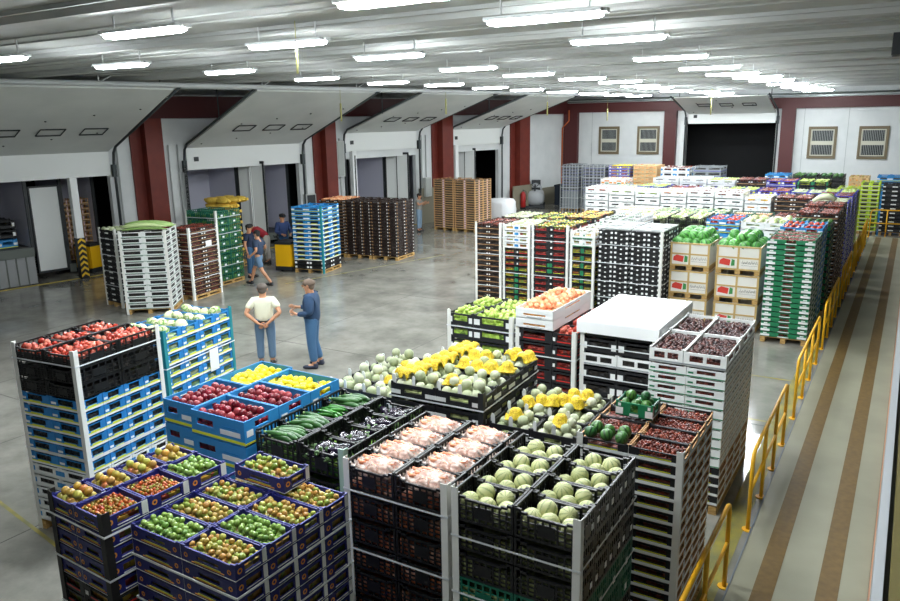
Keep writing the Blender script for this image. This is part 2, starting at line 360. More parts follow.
def put(kind, x, y, z, s, label, group, rot=None, sv=None):
    e = rot if rot is not None else (random.uniform(-1, 1), random.uniform(-1, 1), random.uniform(0, 6.28))
    M = Matrix.Translation((x, y, z)) @ Matrix.Rotation(e[2], 4, 'Z') @ Matrix.Rotation(e[1], 4, 'Y') @ Matrix.Rotation(e[0], 4, 'X')
    M = M @ (Matrix.Diagonal((*sv, 1)) if sv else Matrix.Scale(s, 4)); FR[kind].append((M, label, group))
def flush():
    for k, L in FR.items():
        if not L: continue
        cat, mb, mats, cap = FDEF[k]; me = mb.mesh(k, mats)
        L.sort(key=lambda q: (q[0].translation - Vector((0, 0, CAM_H))).length)
        for M, lab, g in L[:cap]:
            o = link(k, me); o.matrix_world = M; tag(o, lab, cat, g)
        if len(L) > cap:
            b = MB()
            for M, lab, g in L[cap:]: b.add([M @ Vector(p) for p in mb.v], mb.f, 0, True); b.m[-len(mb.m):] = mb.m
            o = b.build(k, mats); tag(o, STUFFLAB.get(k, 'heap of more ' + plural(k.replace('_', ' ')) + ' in crates farther back'), cat, None, 'stuff')
STUFFLAB = {}
NUMW = ['first', 'second', 'third', 'fourth', 'fifth', 'sixth', 'seventh', 'eighth', 'ninth', 'tenth', 'eleventh', 'twelfth', '13th', '14th', '15th', '16th', '17th', '18th', '19th', '20th', '21st', '22nd', '23rd', '24th']
def dimple(p): return 1 - .16*max(0, abs(p.z)-.75)*4*(1 if p.z > 0 else .5)
def ribbed(n, a): return lambda p: 1 + a*cos(n*atan2(p.y, p.x))*(1-p.z*p.z)
def lump(a, f=2.5): return lambda p: 1 + a*noise.noise(p*f)
sm = ico(dimple, 1, 1, .9)
stem = MB(); stem.tube([(0, 0, 0), (0, 0, .1)], .02, 5)
fdef('red_tomato', 'tomato', ico(dimple, 1, 1, .82), [fruitmat('tomato skin', ['b5352a', 'cc5540', '9c2820', 'd9806a'], .22)])
fdef('round_tomato', 'tomato', ico(dimple, 1, 1, .88), [fruitmat('unripe tomato skin', ['64802f', '7f943a', '94a048', 'a8934a', 'b07a3a'], .25)])
fdef('green_tomato', 'tomato', ico(dimple, 1, 1, .95), [fruitmat('green tomato skin', ['527f38', '6b9040', '86a04e'], .25)])
fdef('yellow_red_apple', 'apple', ico(dimple), [fruitmat('apple yellow red', ['c9b040', 'bf8c3a', 'a8ac48', 'b8623a'], .3)])
fdef('cherry_tomato', 'tomato', ico(None, 1, 1, 1, 8, 5), [fruitmat('cherry tomato skin', ['b8402a', 'c9702f', '9d3522', '8d8a34'], .25)])
fdef('dark_red_apple', 'apple', ico(dimple), [fruitmat('dark apple', ['7a1524', '8f2030', '5d0f1c', 'a8454a'], .25)])
fdef('lemon', 'lemon', ico(lambda p: 1+.22*max(0, abs(p.x)-.8)*3, 1.25, .9, .9), [fruitmat('lemon skin', ['e8d41e', 'f0dd2c', 'd9c81c'], .35)])
fdef('green_apple', 'apple', ico(dimple), [fruitmat('green apple skin', ['a4bf52', 'b8cc6a', '93ad44'], .28)])
fdef('peach', 'peach', ico(dimple), [fruitmat('peach skin', ['e89a62', 'efb07c', 'd9764a', 'f0c79a'], .6)])
fdef('small_dark_plum', 'plum', ico(None, 1.25, .9, .9, 8, 5), [fruitmat('date plum', ['5a2418', '7a3020', '3d1a14', '94402a'], .3)])
fdef('dark_fig', 'fig', ico(None, 1.2, .9, .9, 8, 5), [fruitmat('dark fig skin', ['3a2224', '4f2c2a', '2a1a1e', '6d4038'], .4)])
fdef('pale_melon', 'melon', ico(ribbed(9, .02), 1, 1, .93, 18, 10), [fruitmat('pale melon rind', ['c2c48c', 'cccd98', 'b6b980'], .5, .12, .4, (9, '7f9360', .55))])
fdef('netted_melon', 'melon', ico(lump(.04, 3), 1, 1, .95, 12, 8), [fruitmat('netted melon rind', ['a4ab84', 'b8bd98', '8f9a74', 'c8cbb0'], .6, .5)])
fdef('watermelon', 'watermelon', ico(None, 1.25, 1, 1, 14, 9), [fruitmat('watermelon rind', ['4f9442', '62a74e', '458838'], .35, .15, .5, (8, '1d5526', .3))])
fdef('small_watermelon', 'watermelon', ico(None, 1.1, 1, 1, 12, 8), [fruitmat('small watermelon rind', ['24502f', '2e6438', '5b8a3a'], .35, .15, .5, (8, '122f1b', .2))])
cf = ico(lambda p: 1 + .07*noise.noise(p*7) + .04*noise.noise(p*15), 1, 1, .8, 18, 12)
for k in range(7):
    a = 2*pi*k/7; c, s = cos(a), sin(a)
    cf.add([(c*.75-s*.3, s*.75+c*.3, -.6), (c*.75+s*.3, s*.75-c*.3, -.6), (c*1.05+s*.42, s*1.05-c*.42, 0), (c*.98, s*.98, .34), (c*1.05-s*.42, s*1.05+c*.42, 0)], [(0, 1, 2, 3, 4)], 1)
fdef('cauliflower', 'cauliflower', cf, [fruitmat('cauliflower curd', ['d6d4a8', 'e2dfba', 'c8ca9c'], .8, .3), mat('cauliflower leaf', '7fae56', .6)])
zu = MB(); zu.tube([(-.5+i*.1, .07*sin(i*.31), 0) for i in range(11)], [.04, .07, .085, .09, .095, .1, .1, .1, .095, .085, .04], 9); zu.tube([(-.5, 0, 0), (-.58, -.01, 0)], .035, 6, 1)
fdef('zucchini', 'zucchini', zu, [fruitmat('zucchini skin', ['1c3d1c', '2a5226', '3d6a34'], .3), mat('zucchini stem', '8fae6a')])
eg = MB(); eg.tube([(-.5+i*.1, 0, 0) for i in range(11)], [.06, .1, .13, .15, .17, .19, .2, .2, .18, .13, .03], 10); eg.tube([(-.56, 0, 0), (-.44, 0, 0)], [.1, .12], 7, 1); eg.tube([(-.56, 0, 0), (-.68, .02, 0)], .03, 6, 1)
fdef('eggplant', 'eggplant', eg, [fruitmat('eggplant skin', ['120c1c', '1c1228', '0c0a12'], .14, .1, .8), mat('eggplant cap', '4c6a3a')])
cu = MB(); cu.tube([(-.5+i*.125, .04*sin(i*.4), 0) for i in range(9)], [.02, .06, .075, .08, .08, .08, .075, .06, .02], 8)
fdef('green_pepper', 'pepper', cu, [fruitmat('green pepper skin', ['2e6a26', '3f8a30', '1c4a1c'], .2)])

FILL = {'tom': (['8a2018', '4a1410', 'b03a28'], 16), 'unripe': (['5f7a2a', 'a87a30', '3d5a22'], 16), 'dark': (['101010', '1c1a18', '2a241e'], 14), 'green': (['2f6a2a', '7fae40', '1c3f1c'], 14), 'orange': (['d07a2a', 'e8a850', '8a4a20'], 14),  # dark fill: shade behind the crate slots put into its colour, plus dark fruit
        'plum': (['3d1a14', '7a3020', '241010'], 20), 'melon': (['8f9a6a', 'b9c084', '4a5436'], 8), 'cauli': (['b8b890', '6a8a50', '3a4a30'], 8), 'carrot': (['c07048', '8a4a30', 'd8a890'], 12), 'redapple': (['6a1420', '8f2030', '2a0a10'], 14), 'apple': (['8fb83a', 'bddb62', '4a6a20'], 14), 'mix': (['a87a30', '6a8a30', '8a2018', 'd0b040'], 14)}
def fillmat(k): return packedmat('packed ' + k, FILL[k][0], FILL[k][1])
# ---------------------------------------------------------------- a stack of crates on a pallet
class Stack: pass
GP = {}
def stack(name, x0, x1, y0, y1, h, rot, layers, posts='', straps=(), fill='dark', postm=POSTM, pal=True, vis=99, z0=None, noun=None, postc='white', skiprear=True, left=False, topfill=.45):
    """layers: top to bottom (style, crate phrase, pitch, count, cols); cols: list of (width fraction, crates deep, forward shift)"""
    s = Stack(); s.name = name; s.rot = radians(rot); s.cx, s.cy = (x0+x1)/2, (y0+y1)/2; s.w, s.d = x1-x0, y1-y0; s.h = h; s.top = []
    R = Matrix.Translation((s.cx, s.cy, 0)) @ Matrix.Rotation(s.rot, 4, 'Z'); s.R = R
    tot = sum(l[2]*l[3] for l in layers); base = .13 if z0 is None else z0; k = (h-base)/tot; z = h; li = 0
    fb = MB(); lowb = MB(); anylow = False
    for (st, ph, pitch, cnt, cols) in layers:
        p = pitch*k
        for j in range(cnt):
            z -= p; X = -s.w/2
            for ci, cc in enumerate(cols):
                wf, nd = cc[0], cc[1]; sh = cc[2] if len(cc) > 2 else 0
                cw = s.w*wf; cdp = s.d/nd
                for r in range(nd):
                    cxl = X+cw/2; cyl = -s.d/2 + cdp*(r+.5) - sh
                    seen = li == 0 or r == 0 or ci == len(cols)-1 or (left and ci == 0) or not skiprear
                    top = li == 0
                    if seen and li < vis:
                        rn = ROWN[nd][r] if nd in ROWN else 'row %d' % (r+1); cn = COLN[len(cols)][ci]
                        lab = '%s, %s, %s of %s' % (ph, ORD[li], (rn+' '+cn).strip(), name)
                        add_crate(st, (cw-.008, cdp-.008, p-.002), R @ Matrix.Translation((cxl, cyl, z+.001)), lab, '%s in %s' % (plural(ph), name))
                    else:
                        anylow = True; M = R @ Matrix.Translation((cxl, cyl, z+.001)); q = cw/2-.004; e = cdp/2-.004
                        lowb.box(-q, q, -e, e, 0, p*.85, CI[STY[st][0]['base']], M)
                    if top: s.top.append((ci, r, cxl, cyl, cw, cdp, z, p, rn, cn))
                    if seen and li < vis:
                        M = R @ Matrix.Translation((cxl, cyl, z+.001)); q = cw/2-.028; e = cdp/2-.028
                        fb.box(-q, q, -e, e, .013, p*(.62 if not top else topfill), 0, M)
                X += cw
            li += 1
    o = fb.build('packed_produce', fillmat(fill)); tag(o, 'produce packed inside the crates of %s' % name, 'produce', None, 'stuff')
    if anylow:
        o = lowb.build('crate', CM); tag(o, 'hidden rear crates inside %s' % name, 'crate', None, 'stuff')
    if pal and z0 is None: pallet(s.cx, s.cy, s.w-.01, s.d-.01, s.rot, 'wooden pallet carrying %s' % name)
    W, D = s.w/2, s.d/2
    pn = {'f': ('front left', -W, -D, 1, 1), 'n': ('front right', W, -D, -1, 1), 'r': ('rear right', W, D, -1, -1), 'b': ('rear left', -W, D, 1, -1)}
    if posts:
        key = (round(h, 2), postm.name)
        if key not in GP:
            a = MB(); T_ = .006; q = .055; a.box(-T_, q, -T_, 0, 0, 1); a.box(-T_, 0, 0, q, 0, 1); GP[key] = a.mesh('corner_post', postm)
        for c in posts:
            nm, px, py, sx, sy = pn[c]; m = GP[key]
            o = link('corner_post', m, None, R @ Vector((px, py, .0 if z0 is None else z0)))
            o.rotation_euler[2] = s.rot + {'f': 0, 'n': pi/2, 'r': pi, 'b': -pi/2}[c]; o.scale = (1, 1, h+.03-(0 if z0 is None else z0))
            tag(o, '%s corner post at %s of %s' % (postc, nm, name), 'corner post', 'corner posts of %s' % name)
    for i, zz in enumerate(straps):
        a = MB(); q = .009; t = .003
        for (ax0, ax1, ay0, ay1) in ((-W-q, W+q, -D-q-t, -D-q), (-W-q, W+q, D+q, D+q+t), (-W-q-t, -W-q, -D-q-t, D+q+t), (W+q, W+q+t, -D-q-t, D+q+t)):
            a.box(ax0, ax1, ay0, ay1, -.008, .008)
        o = a.build('strap', STRAP); o.location = (s.cx, s.cy, zz); o.rotation_euler[2] = s.rot
        tag(o, 'white strap, %s, around %s' % (ORD[i].replace('topmost', 'uppermost'), name), 'strap', 'straps around %s' % name)
    return s
def fillfruit(s, kinds, size, cells=None, heap=1.0, desc=None, big=False, dens=1.0, zoff=0, lay=2):
    """kinds: kind name or function(ci, r) -> kind or None"""
    for (ci, r, cx, cy, cw, cdp, z, p, rn, cn) in s.top:
        k = kinds(ci, r) if callable(kinds) else kinds
        if not k: continue
        if cells is not None and (ci, r) not in cells: continue
        sz = size[k] if isinstance(size, dict) else size
        iw, idp = cw-.05, cdp-.05; nx = max(1, int(iw/(sz*2)*dens)); ny = max(1, int(idp/(sz*2)*dens))
        dn = (desc or {}).get(k, k.replace('_', ' '))
        for l in range(lay):
            mx, my = (nx, ny) if l == 0 else (max(1, nx-1), max(1, ny-1))
            if l > 1: mx, my = max(1, nx-2), max(1, ny-2)
            for i in range(mx):
                for j in range(my):
                    if l and random.random() < .1: continue
                    ox = .5*(j % 2)-.25 if mx > 3 else 0; jt = .55 if mx > 4 else .2
                    fx = cx+((i+.5+ox)/mx-.5)*(iw if l == 0 else iw*.94)*.97+random.uniform(-1, 1)*sz*jt
                    fy = cy+((j+.5)/my-.5)*(idp if l == 0 else idp*.9)*.97+random.uniform(-1, 1)*sz*jt
                    fx = min(max(fx, cx-iw/2+sz), cx+iw/2-sz) if iw > 2*sz else cx; fy = min(max(fy, cy-idp/2+sz), cy+idp/2-sz) if idp > 2*sz else cy
                    edge = min(1, (1-abs(fx-cx)/(iw/2))*2.5)*min(1, (1-abs(fy-cy)/(idp/2))*2.5)
                    fz = z+p*.45+sz*.75+l*sz*1.15*heap+random.uniform(-1, 1)*sz*.22+zoff+(sz*.5*edge*heap if l else 0)
                    P_ = s.R @ Vector((fx, fy, fz))
                    nm_ = s.name[4:] if s.name.startswith('the ') else s.name
                    if True:
                        lab = '%s, %s %s row, %s from left, %s crate of %s' % (dn, ['lower', 'upper', 'top'][l], NUMW[j], NUMW[i], (rn+' '+cn).strip(), nm_)
                        if len(lab.split()) > 16: lab = lab.replace(' from left', ' along')
                        if len(lab.split()) > 16: lab = lab.replace(' top crate', ' crate').replace(' row,', ',', 1)
                    else: lab = '%s in %s top crate of %s' % (dn, (rn+' '+cn).strip(), s.name)
                    put(k, *P_, sz*random.uniform(.9, 1.1), lab, '%s on %s' % (plural(dn), s.name))
# ================================================================ STRUCTURE
CZ = 6.18
def floor_mat():
    m = bpy.data.materials.new('polished concrete floor'); m.use_nodes = True; nt = m.node_tree; b = nt.nodes['Principled BSDF']; N = nt.nodes.new; L = nt.links.new
    tc = N('ShaderNodeTexCoord'); n1 = N('ShaderNodeTexNoise'); n1.inputs['Scale'].default_value = .9; n1.inputs['Detail'].default_value = 8; n1.inputs['Roughness'].default_value = .65; L(tc.outputs['Object'], n1.inputs['Vector'])
    r = N('ShaderNodeValToRGB'); r.color_ramp.elements[0].position = .35; r.color_ramp.elements[1].position = .68
    r.color_ramp.elements[0].color = srgb('73726a'); r.color_ramp.elements[1].color = srgb('9b9990'); L(n1.outputs[0], r.inputs[0]); L(r.outputs[0], b.inputs['Base Color'])
    n2 = N('ShaderNodeTexNoise'); n2.inputs['Scale'].default_value = 2.2; n2.inputs['Detail'].default_value = 5; L(tc.outputs['Object'], n2.inputs['Vector'])
    mr = N('ShaderNodeMapRange'); mr.inputs['To Min'].default_value = .07; mr.inputs['To Max'].default_value = .2; L(n2.outputs[0], mr.inputs[0]); L(mr.outputs[0], b.inputs['Roughness'])
    b.inputs['Specular IOR Level'].default_value = .6
    return m
WALLW = mat('white wall panel', 'd6d9d8', .55, c2='cdd1d0', scale=1.5); RED = mat('red painted steel', '6e2415', .6, c2='641f12', scale=3); REDD = mat('dark red beam', '4a1716', .55)
CEIL = mat('precast concrete ceiling', 'adafac', .8, c2='9fa29f', scale=.8, detail=6); TRACK = mat('galvanised steel', '7d8583', .4, metal=.6); DARKM = mat('dark steel', '24282a', .5)
DOORP = mat('door panel', 'd2d5d1', .5, c2='c8ccc8', scale=1); DOORW = mat('door bottom panel', 'dfe2df', .5); NIGHT = mat('night asphalt', '0a0b0d', .9)  # the night black is darkness outdoors put into a colour
JOINT = mat('floor joint', '4c4b45', .8); YLINE = mat('yellow floor paint', 'a0923a', .6, c2='77754a', scale=3); GREYP = mat('grey painted base', '5c625c', .6)
LILAC = mat('trailer panel', 'c6c6d2', .5); CONC = mat('bare concrete', '77756c', .8, c2='67655d', scale=3)
A_ = Vector((-23.9, 11, 0)); D_ = Vector((5.9, 31.5, 0)).normalized(); N_ = Vector((D_.y, -D_.x, 0))
WT = Matrix((D_, -N_, Vector((0, 0, 1)))).transposed().to_4x4(); WT.translation = A_; WANG = atan2(D_.y, D_.x)
def W(s, n, z): return A_ + D_*s + N_*n + Vector((0, 0, z))
def wb(mb, s0, s1, n0, n1, z0, z1, mi=0): mb.box(s0, s1, -n1, -n0, z0, z1, mi, WT); return mb
# floor with joints and paint
fl = MB().box(-40, 8, -8, 46, -.3, 0).build('floor', floor_mat()); struct(fl)
j = MB()
for x in (-18, -15, -12, -9, -6, -3): j.box(x-.008, x+.008, -6, 42.9, 0, .002)
for y in (2, 7.2, 12.4, 17.6, 22.8, 28, 33.2, 38.4): j.box(-19.5, -1.5, y-.008, y+.008, 0, .002)
o = j.build('trim_1', JOINT); struct(o)
y_ = MB()
def gline(mb, a, b, wd):
    a = Vector(a+(0,)); b = Vector(b+(0,)); d = (b-a).normalized(); q = Vector((-d.y, d.x, 0))*wd/2; mb.add([a-q+Vector((0, 0, .003)), b-q+Vector((0, 0, .003)), b+q+Vector((0, 0, .003)), a+q+Vector((0, 0, .003))], [(0, 1, 2, 3)])
gline(y_, (-1.42, -4), (-1.42, 42), .24); gline(y_, (-11.2, 5.0), (-8.0, 4.5), .05); gline(y_, (-2.6, 12.6), (-1.5, 12.6), .06); gline(y_, (-2.6, 14.9), (-1.5, 14.9), .06); gline(y_, (-16.4, 17.2), (-14.6, 23.8), .06)
struct(y_.build('trim_2', YLINE))
# walkway: raised strip with two brown lanes and kerb
WK = mat('walkway coating', '999782', .5, c2='8f8d79', scale=1.2, detail=6); LANE = mat('brown lane paint', '735a2c', .6, c2='664f27', scale=14, detail=5); KERB = mat('kerb', '6b7278', .6)
m = MB(); m.box(-1.2, .06, -6, 34.6, 0, .05); struct(m.build('floor', WK))
m = MB(); m.box(-.98, -.78, -6, 34.4, .05, .053); m.box(-.4, -.2, -6, 34.4, .05, .053); struct(m.build('trim_3', LANE))
m = MB(); m.box(-1.22, -1.2, -6, 34.6, 0, .055); struct(m.build('trim_4', KERB))
# low wall to the right of the walkway, with cap and rail
m = MB(); m.box(.08, .16, -6, 34, .05, 1.0, 0); m.box(.065, .08, -6, 34, .05, .16, 1); m.box(.075, .155, -6, 34, 1.0, 1.02, 2)
struct(m.build('wall_right', [mat('parapet panel', '9a9e9e', .5), mat('salmon skirting', 'b98a6c', .6), mat('white cap', 'b9bdc0', .5)]))
m = MB(); m.box(.2, .5, -6, 34, .7, 1.02, 0); m.box(.16, .2, -6, 34, .6, .95, 1); m.box(.5, 8, -6, 34, -.0, .3, 1)
struct(m.build('trim_5', [mat('olive trunking', '6c6333', .5), DARKM]))
# ceiling
m = MB(); m.box(-26, 8, -6, 43.2, CZ, CZ+.2)
k = -1
for k in range(-4, 15):
    y = 5.6+2.9*k
    if y > 42.5: break
    m.prism([(y-.2, CZ), (y+.2, CZ), (y+.14, CZ-.1), (y-.14, CZ-.1)], 0, -22, 8)
    m.box(-22, 8, y-.36, y-.31, CZ-.05, CZ); m.box(-22, 8, y+.31, y+.36, CZ-.05, CZ)
    m.box(-22, 8, y+1.2, y+1.24, CZ-.02, CZ); m.box(-22, 8, y+1.66, y+1.7, CZ-.02, CZ)
struct(m.build('ceiling', CEIL))
# far wall at Y = 43
YF = 43.0
m = MB()
for (a, b, z0, z1) in ((-18.6, -10.8, 0, CZ), (-10.8, -6.25, 4.55, CZ), (-6.25, 8, 0, CZ)): m.box(a, b, YF, YF+.2, z0, z1)
struct(m.build('wall_back', WALLW))
m = MB()
for x in (-16.2, -12.05, -4.95, -2.95, -.4, 2.2): m.box(x-.01, x+.01, YF-.006, YF, 0, 5.15)
struct(m.build('trim_6', mat('panel joint', '9aa09f', .6)))
m = MB(); m.box(-18.3, 8, YF-.25, YF, 5.15, 5.68)
for a, b in ((-17.85, -17.0), (-11.95, -11.3), (-6.0, -5.35)): m.box(a, b, YF-.3, YF, 0, 5.15)
struct(m.build('trim_7', REDD))
m = MB(); m.box(-18.3, 8, YF-.32, YF-.02, 5.7, 5.78); m.tube([(-18, YF-.5, 5.85), (8, YF-.5, 5.85)], .04); struct(m.build('trim_8', TRACK))
m = MB(); m.box(-11.1, -10.8, YF-.05, YF+.25, 0, 4.6); m.box(-6.25, -6.0, YF-.05, YF+.25, 0, 4.6); struct(m.build('trim_9', mat('door jamb white', 'd9dcda', .5)))
m = MB(); m.box(-18.6, -17.0, YF-.04, YF, 0, .9); struct(m.build('baseboard_back', CONC))
# far door: opening, panel parked on its sloping track
def sloping_door(name, o, ox, ay, wd, z0, z1, run, zt, col=DOORP):
    """local: x along the opening, -y into the hall"""
    e = empty(name, o, ox); e['kind'] = 'structure'
    a = MB(); a.box(0, wd, -.1, -.05, z0, z1); a.build('bottom_panel', DOORW, e)
    b = MB(); b.prism([(-.1, z1), (-.05, z1+.05), (-run, zt+.05), (-run, zt)], 0, 0, wd)
    b.build('raised_panel', DOORP, e)
    sl = (zt-z1)/(run-.1)
    def zz(y): return z1+(-y-.1)*sl
    c = MB()
    for i in range(3):
        x0 = wd*(.2+.25*i); x1 = x0+wd*.14
        for (ya, yb) in ((-1.6, -2.05),):
            for (p, q) in (((x0, ya), (x1, ya)), ((x1, ya), (x1, yb)), ((x1, yb), (x0, yb)), ((x0, yb), (x0, ya))):
                c.tube([(p[0], p[1], zz(p[1])-.012), (q[0], q[1], zz(q[1])-.012)], .022, 4, 0, True, False)
    c.build('panel_window', DARKM, e)
    g = MB()
    for i in range(8):
        x = wd*(.08+.12*i); y = -.5-(i*1.7 % 3); g.ball((x, y, zz(y)-.01), .035, .035, .02, 6, 4)
    g.box(.28, .46, -.125, -.1, z0+.3, z0+.46); g.build('door_fitting', DARKM, e)
    t = MB()
    for x in (-.12, wd+.12):
        pts = [(x, -.16, .05), (x, -.16, z1-.35), (x, -.22, z1-.05), (x, -.42, z1+.16), (x, -run-.15, zt+.08)]
        t.tube(pts, .045, 6)
        t.box(x-.06, x+.06, -.2, -.05, z0-.05, z0+.35)
    t.tube([(-.1, -run*.55, zz(-run*.55)-.02), (-.1, -run*.55, CZ)], .02, 5); t.tube([(wd+.1, -run*.8, zt), (wd+.1, -run*.8, CZ)], .02, 5)
    t.build('track', mat('dark track', '43494a', .45, metal=.5), e)
    return e
sloping_door('door_5', (-10.7, YF, 0), 0, 0, 4.4, 4.45, 4.95, 3.2, 5.75)
m = MB(); m.box(-13, -4, YF+3, YF+3.1, -.3, 8); m.box(-13, -4, YF+.2, YF+3, 5, 5.1); m.box(-13, -12.9, YF+.2, YF+3, -.3, 5); m.box(-4, -3.9, YF+.2, YF+3, -.3, 5); struct(m.build('wall_outside', NIGHT))  # added black box: night darkness beyond the far door, painted on
# windows of the far wall: brown frame, two grilled sashes
wf = mat('brown window frame', '6d6047', .6); ws = mat('cream sash', 'c4c2b0', .5); wg = mat('window glass night', '1c2226', .15); wbar = mat('grille bars', '8b8f8c', .5)
for i, (x0, x1) in enumerate(((-15.75, -14.55), (-13.5, -12.25), (-4.7, -3.4), (-2.45, -1.15))):
    z0, z1 = (2.8, 4.35) if i < 2 else (2.66, 4.24)
    e = empty('window_%d' % (i+1), ((x0+x1)/2, YF, z0)); e['kind'] = 'structure'; q = (x1-x0)/2; H = z1-z0
    a = MB(); a.box(-q, q, -.08, 0, 0, .12); a.box(-q, q, -.08, 0, H-.12, H); a.box(-q, -q+.12, -.08, 0, .12, H-.12); a.box(q-.12, q, -.08, 0, .12, H-.12); a.build('window_frame', wf, e)
    a = MB(); p = q-.12
    for (s0, s1) in ((.14, H*.46), (H*.52, H-.14)):
        a.box(-p, p, -.05, -.01, s0, s0+.05); a.box(-p, p, -.05, -.01, s1-.05, s1); a.box(-p, -p+.05, -.05, -.01, s0, s1); a.box(p-.05, p, -.05, -.01, s0, s1)
    a.box(-p, p, -.055, -.01, H*.46, H*.52); a.build('sash', ws, e)
    a = MB().box(-p, p, -.012, -.004, .12, H-.12); a.build('pane', wg, e)
    a = MB()
    for k in range(1, 14):
        x = -p+2*p*k/14; a.box(x-.012, x+.012, -.03, -.015, .16, H-.16)
    a.build('grille', wbar, e)
# wiring on the far corner pillar
m = MB(); m.tube([(-17.9, YF-.35, .2), (-17.9, YF-.35, 4.3), (-17.5, YF-.35, 4.7), (-17.5, YF-.35, 5.3)], .035); o = m.build('cable_conduit', mat('orange conduit', 'c2622a')); tag(o, 'orange cable conduit running up the far corner red pillar', 'conduit')
# left wall in its own frame
m = MB()
doors = [(.2, 5.2), (8.0, 13.0), (15.45, 19.85), (22.3, 26.2)]
prev = -8
for a, b in doors+[(32.6, 32.6)]:
    wb(m, prev, a, -.2, 0, 0, CZ+.1); 
    if b > a: wb(m, a, b, -.2, 0, 3.3, CZ+.1)
    prev = b
struct(m.build('wall_left', WALLW))
m = MB()
for a, b in ((-1.2, -.3), (6.0, 7.0), (13.75, 14.7), (20.95, 22.1), (27.2, 28.5)):
    wb(m, a, b, 0, .08, 0, 5.1, 0); wb(m, a+.38, b, .08, .42, 0, 5.1, 0)
struct(m.build('trim_10', RED))
m = MB(); wb(m, -6, 32.4, 0, .3, 5.1, 5.85); struct(m.build('trim_11', REDD))
m = MB()
for s in (5.5, 7.35, 7.7, 13.3, 14.95, 15.15, 20.2, 20.5): m.tube([W(s, .06, .1), W(s, .06, 4.2)], .03, 6)
struct(m.build('trim_12', mat('grey conduit', 'a9adab', .5)))
m = MB(); wb(m, 20.0, 20.95, 0, .12, 0, 1.7); wb(m, 28.5, 32.5, 0, .1, 0, .95); wb(m, 26.9, 28.6, .43, .47, 0, 1.3); wb(m, 13.2, 13.9, .0, .1, 0, 1.5); struct(m.build('baseboard_left', mat('grey beige skirting', '7f7a68', .7)))
for i, (a, b) in enumerate(doors):
    zb = 3.28 if i < 2 else 3.62; zf = zb+.78
    p = W(a, 0, 0); sloping_door('door_%d' % (i+1), p, WANG, 0, b-a, zb, zf, 4.7, 5.86)
m = MB(); m.tube([W(-9, 4.85, 5.98), W(32, 4.85, 5.98)], .07, 8); m.tube([W(-9, 4.6, 5.93), W(32, 4.6, 5.93)], .035, 6)
struct(m.build('trim_13', mat('pale steel pipe', 'cdd1d1', .4)))
m = MB()
for s in (3, 8.1, 12, 15.4, 19, 23, 27, 30):
    m.tube([W(s, 4.85, 5.98), W(s, 4.85, CZ)], .02, 5); m.tube([W(s, 4.85, 6.0), W(s+.35, 4.85, CZ)], .018, 5)
struct(m.build('trim_14', mat('white bracket', 'd5d8d8', .5)))
# enclosure behind the camera and beyond the right side
m = MB(); m.box(-40, 8, -6.2, -6, 0, CZ); struct(m.build('wall_front', mat('rear wall', '8a8d8c', .7)))
m = MB(); m.box(8, 8.2, -6, 43, 0, CZ); struct(m.build('wall_east', mat('rear wall', '8a8d8c', .7)))
m = MB(); wb(m, -8, 33, -9, -8.9, -.3, 7); wb(m, -8, 33, -8.9, -.2, 4.6, 4.7); wb(m, -8, -7.9, -8.9, -.2, -.3, 4.6); wb(m, 33, 33.1, -8.9, -.2, -.3, 4.6); struct(m.build('wall_yard', NIGHT))  # added black box painting the night darkness behind the docks
# dock thresholds
m = MB()
for a, b in doors: wb(m, a, b, -.05, .06, .002, .012)
struct(m.build('trim_15', mat('yellow threshold', 'b8a23a', .6)))
# ---------------------------------------------------------------- trailers standing at the docks
TR = [LILAC, DARKM, DOORW, GREYP, mat('trailer floor', '3a3c3e', .7), KRAFT, mat('trailer ribbed skirt', '8b8d8e', .6)]
def trailer(a, b, label, zf=1.0, cargo=None, n0=-.6, leaf=None, dp=2.0):
    e = empty('truck_trailer', W((a+b)/2, n0, 0), WANG); tag(e, label, 'truck', 'truck trailers backed up to the docks')
    h = (b-a)/2; T = 3.55
    c = MB(); c.box(-h, h, 0, dp, zf-.2, zf, 4); c.box(-h, -h+.06, 0, dp, zf, T, 0); c.box(h-.06, h, 0, dp, zf, T, 0); c.box(-h, h, dp-.1, dp, zf, T, 0); c.box(-h, h, 0, dp, T-.06, T, 0); c.build('box_body', TR, e)
    f = MB(); f.box(-h-.04, -h+.06, -.06, 0, zf-.2, T, 1); f.box(h-.06, h+.04, -.06, 0, zf-.2, T, 1); f.box(-h, h, -.06, 0, T-.1, T+.02, 1); f.box(-h, h, -.08, 0, zf-.3, zf-.02, 3); f.build('rear_frame', TR, e)
    if zf > .5:
        k = MB()
        k.box(-h, h, -.02, .02, 0.02, zf-.3, 6)
        for i in range(12): k.box(-h+.02+2*h*i/12, -h+.05+2*h*i/12, -.04, -.02, .02, zf-.3, 3)
        k.build('rear_skirt', TR, e)
    for sg in ((-1, 1) if leaf is None else leaf):
        d = MB(); M = Matrix.Translation((sg*(h+.02), -.1, 0)) @ Matrix.Rotation(sg*radians(-62), 4, 'Z')
        d.box(0 if sg > 0 else -1.15, 1.15 if sg > 0 else 0, -.03, .03, zf-.1, T-.1, 2, M)
        x0, x1 = (.0, 1.15) if sg > 0 else (-1.15, 0)
        for (p, q, z0, z1) in ((x0, x0+.06, zf-.1, T-.1), (x1-.06, x1, zf-.1, T-.1), (x0, x1, zf-.1, zf), (x0, x1, T-.2, T-.1)): d.box(p, q, -.045, .045, z0, z1, 1, M)
        d.tube([M @ Vector(((x0+x1)/2, -.06, zf)), M @ Vector(((x0+x1)/2, -.06, T-.2))], .018, 5, 1); d.build('rear_door', TR, e)
    return e
t1 = trailer(-.9, 2.6, 'grey trailer with ribbed skirt and blue crates inside, at leftmost dock', 1.2, n0=-.25, leaf=(), dp=3.5)
